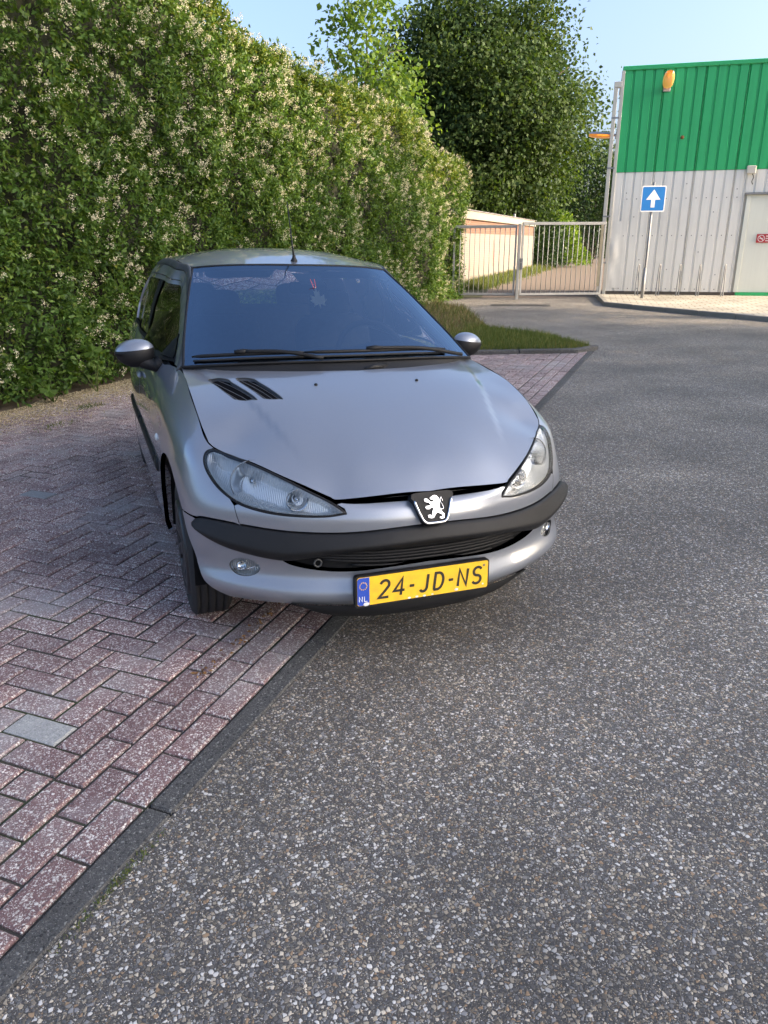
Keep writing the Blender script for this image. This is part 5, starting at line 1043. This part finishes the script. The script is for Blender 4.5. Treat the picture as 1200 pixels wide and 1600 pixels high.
# ---------------------------------------------------------------- cycle racks
names=['cycle rack hoop nearest the hall corner pipe','cycle rack hoop just right of the sign pole','middle cycle rack hoop of the five','cycle rack hoop second from the door','cycle rack hoop nearest the pale door']
for i,a in enumerate((.86,1.40,1.92,2.42,3.04)):
    o=empty('cycle_rack',Fp(a,.42,.085),R_(FZ+62),names[i],'cycle rack','cycle hoops along the hall');MB().tube([(-.10,0,-.02),(-.10,0,.35),(-.085,0,.62)]+arc3 if False else cr([(-.10,0,-.02),(-.105,0,.30),(-.085,0,.55),(-.075,0,.72),(-.045,0,.80),(-.005,0,.79),(.015,0,.70),(.01,0,.5),(.06,0,.25),(.06,0,-.02)],5),.016,8).build('hoop',GALV,o,True)
# ---------------------------------------------------------------- gate
gl_,gm,gr_=np.array((8.55,17.15)),np.array((10.06,16.24)),np.array((12.30,15.56))
def gate_leaf(a,b,n,label,zb,zt):
    d=b-a;L=np.linalg.norm(d);o=empty('gate',(a[0],a[1],0),math.atan2(d[1],d[0]),label,'gate','leaves of the steel bar gate');MB().box(0,L,-.025,.025,zb,zb+.06,bev=.005).build('bottom_rail',GALV,o);MB().box(0,L,-.035,.035,zt-.075,zt,bev=.006).build('top_rail',GALV,o)
    for xx in (.025,L-.025): MB().box(xx-.025,xx+.025,-.024,.024,zb+.06,zt-.075).build('stile',GALV,o)
    for i in range(n):
        xx=.05+(L-.10)*(i+1)/(n+1);MB().tube([(xx,0,zb+.06),(xx,0,zt-.075)],.0105,6).build('bar',GALV,o,True)
    return o
g1=gate_leaf(gm+np.array((.06,-.02)),gr_,15,'right leaf of the steel bar gate, reaching the hall pipe',.10,1.97);g2=gate_leaf(gl_,gm-np.array((.06,-.04)),11,'left leaf of the steel bar gate, before the garage wall',.10,1.90)
ps=empty('gate_post',(gm[0],gm[1],0),R_(-25),'square steel gate post between the two gate leaves','post');MB().box(-.04,.04,-.04,.04,-.05,1.93,bev=.006).build('post',GALV,ps);MB().box(.05,.12,-.05,.05,.78,1.06,bev=.006).build('lock_case',plain('lock_grey',(.16,.17,.19),.5,.6),ps);MB().tube([(.085,-.05,.95),(.085,-.10,.95),(.03,-.10,.95)],.010,6).build('handle',GALV,ps)
# ---------------------------------------------------------------- garage
t=NT('painted_brick');co=t.co();bt=t.new('TexBrick',offset=.5);bt.inputs['Scale'].default_value=1;bt.inputs['Brick Width'].default_value=.22;bt.inputs['Row Height'].default_value=.065;bt.inputs['Mortar Size'].default_value=.006
mp=t.new('Mapping');mp.inputs['Rotation'].default_value=(R_(90),0,0);t.link(co,mp.inputs[0]);t.link(mp.outputs[0],bt.inputs['Vector']);bt.inputs['Color1'].default_value=(.21,.185,.155,1);bt.inputs['Color2'].default_value=(.19,.165,.138,1);bt.inputs['Mortar'].default_value=(.15,.125,.10,1)
n=t.noise(co,1.2,5);t.base(t.mix(t.ramp(n.outputs[0],[(.5,0),(.8,.5)]),bt.outputs[0],(.19,.145,.11)));t.set(Roughness=.85);t.bump(bt.outputs['Fac'],-.6,.006);PBRICK=t.m
t=NT('red_brick');co=t.co();bt=t.new('TexBrick',offset=.5);bt.inputs['Scale'].default_value=1;bt.inputs['Brick Width'].default_value=.22;bt.inputs['Row Height'].default_value=.065;bt.inputs['Mortar Size'].default_value=.008
mp=t.new('Mapping');mp.inputs['Rotation'].default_value=(R_(90),0,0);t.link(co,mp.inputs[0]);t.link(mp.outputs[0],bt.inputs['Vector']);bt.inputs['Color1'].default_value=(.16,.068,.038,1);bt.inputs['Color2'].default_value=(.13,.055,.03,1);bt.inputs['Mortar'].default_value=(.15,.11,.085,1);t.base(bt.outputs[0]);t.set(Roughness=.85);RBRICK=t.m
ga=np.array((11.07,21.54));gd_=np.array((.6432,.7657));gs_=empty('garage',(ga[0],ga[1],0),math.atan2(gd_[1],gd_[0]),'low white painted brick garage behind the gate','building')
MB().box(-4,16.35,0,5.5,-.05,1.745).build('painted_wall',PBRICK,gs_);MB().box(-4,16.34,.006,5.49,1.747,2.20).build('brick_course',RBRICK,gs_);MB().box(-4.1,16.45,-.10,5.6,2.20,2.46,bev=.01).build('fascia',plain('cream_fascia',(.24,.22,.175),.6,0,.12,4),gs_);MB().box(-4.12,16.48,-.13,5.62,2.462,2.50,bev=.006).build('roof_edge',plain('roof_felt',(.14,.13,.13),.9,0,.2,6),gs_)
MB().tube([(12.5,.4,2.5),(12.5,.4,2.72)],.06,10).build('vent_pipe',GALV,gs_)
RS=plain('red_streak',(.17,.035,.025),.8,0,.3,8)
for x0,z0,z1 in ((1.12,.52,1.53),(5.45,.55,1.54)):
    Z=np.linspace(z0,z1,14);Lf=[(x0+.05*math.sin(z*3)-.045-.02*random.random(),-.004,z) for z in Z];Rt=[(a+.07+.03*random.random(),-.004,z) for a,_,z in Lf];mk('paint_streak',Lf+Rt,[(i,14+i,15+i,i+1) for i in range(13)],RS,gs_)
# ---------------------------------------------------------------- drain cover in the road
dc=empty('drain_cover',(8.95,14.55,-.004),R_(-30),'rectangular iron drain cover in the road before the gate','drain cover');IRON=plain('cast_iron',(.05,.047,.044),.7,.5,.3,20,.3,60)
MB().box(-.5,.0,-.22,.22,-.01,.006,bev=.004).build('lid',IRON,dc);MB().box(.08,.85,-.18,.24,-.01,.005,bev=.004).build('lid',IRON,dc);MB().box(-.55,.92,-.28,.30,-.02,.002).build('frame',plain('patch',(.07,.066,.062),.9,0,.3,12),dc)
# ---------------------------------------------------------------- leaf air freshener hanging inside the windscreen
T15=Matrix.Rotation(R_(1.5),4,'Y')
af=empty('air_freshener',T15@Vector((.025,1.495,1.225)),R_(0),'yellow maple leaf air freshener hanging behind the windscreen','air freshener')
mp_=[(0,-.050),(.006,-.022),(.032,-.034),(.028,-.018),(.048,-.002),(.036,.004),(.040,.030),(.024,.020),(.014,.018),(.016,.050),(.008,.044),(0,.068),(-.008,.044),(-.016,.050),(-.014,.018),(-.024,.020),(-.040,.030),(-.036,.004),(-.048,-.002),(-.028,-.018),(-.032,-.034),(-.006,-.022)]
MB().prism([(a*.95,b) for a,b in mp_],lambda a,b,h:np.array((a,h,b)),-.002,.002).build('leaf',plain('leaf_yellow',(.97,.90,.58),.7,0,.04,20),af);af.rotation_euler=(R_(-32),0,R_(8))
for xx in (-.014,.008): MB().tube([(xx*.4,0,.05),(xx,.0,.115)],.0016,5).build('string',plain('string_red',(.5,.10,.12),.7),af)
# ---------------------------------------------------------------- out of view across the road: a block added for its shade, and street trees
OC=plain('render_wall',(.42,.38,.33),.85,0,.15,1)
blk=empty('shade_block',G(0,-27,0),R_(47.3),'plain rendered block added out of view to shade the road','building');MB().box(-.8,10.8,-10,0,-.05,15.2).build('wall',OC,blk);MB().box(-1.1,11.1,-10.3,.3,15.2,15.5,bev=.02).build('roof',plain('roof_grey',(.2,.2,.2),.8),blk)
for i in range(3):
    for j in range(5):
        o=MB().box(1+i*3.4,2.8+i*3.4,.0,.06,1.0+j*2.8,2.5+j*2.8,bev=.01).build('window',plain('window_frame',(.7,.7,.68),.5),blk);MB().box(1.1+i*3.4,2.7+i*3.4,.055,.07,1.1+j*2.8,2.4+j*2.8).build('pane',CM['sideglass'],o)
tree('street_tree','slim street tree across the road, in front of the hall pavement, out of view',G(16.3,-12.5),3.2,.20,(*G(16.3,-12.5)[:2],7.2),(2.2,2.2,2.0),260,34,.20,TREEL,21,.30,.8,'trees across the road')
for k_,(s_,h_) in enumerate(((9.6,7.2),(12.9,6.6))): tree('street_tree',('bushy street tree across the road, nearer the block, out of view','bushy street tree across the road, nearer the hall, out of view')[k_],G(s_,-14.5),2.2,.20,(*G(s_,-14.5)[:2],h_),(2.3,2.3,3.2),380,34,.19,TREEL,22+k_,.33,.8,'trees across the road',limbs=9)
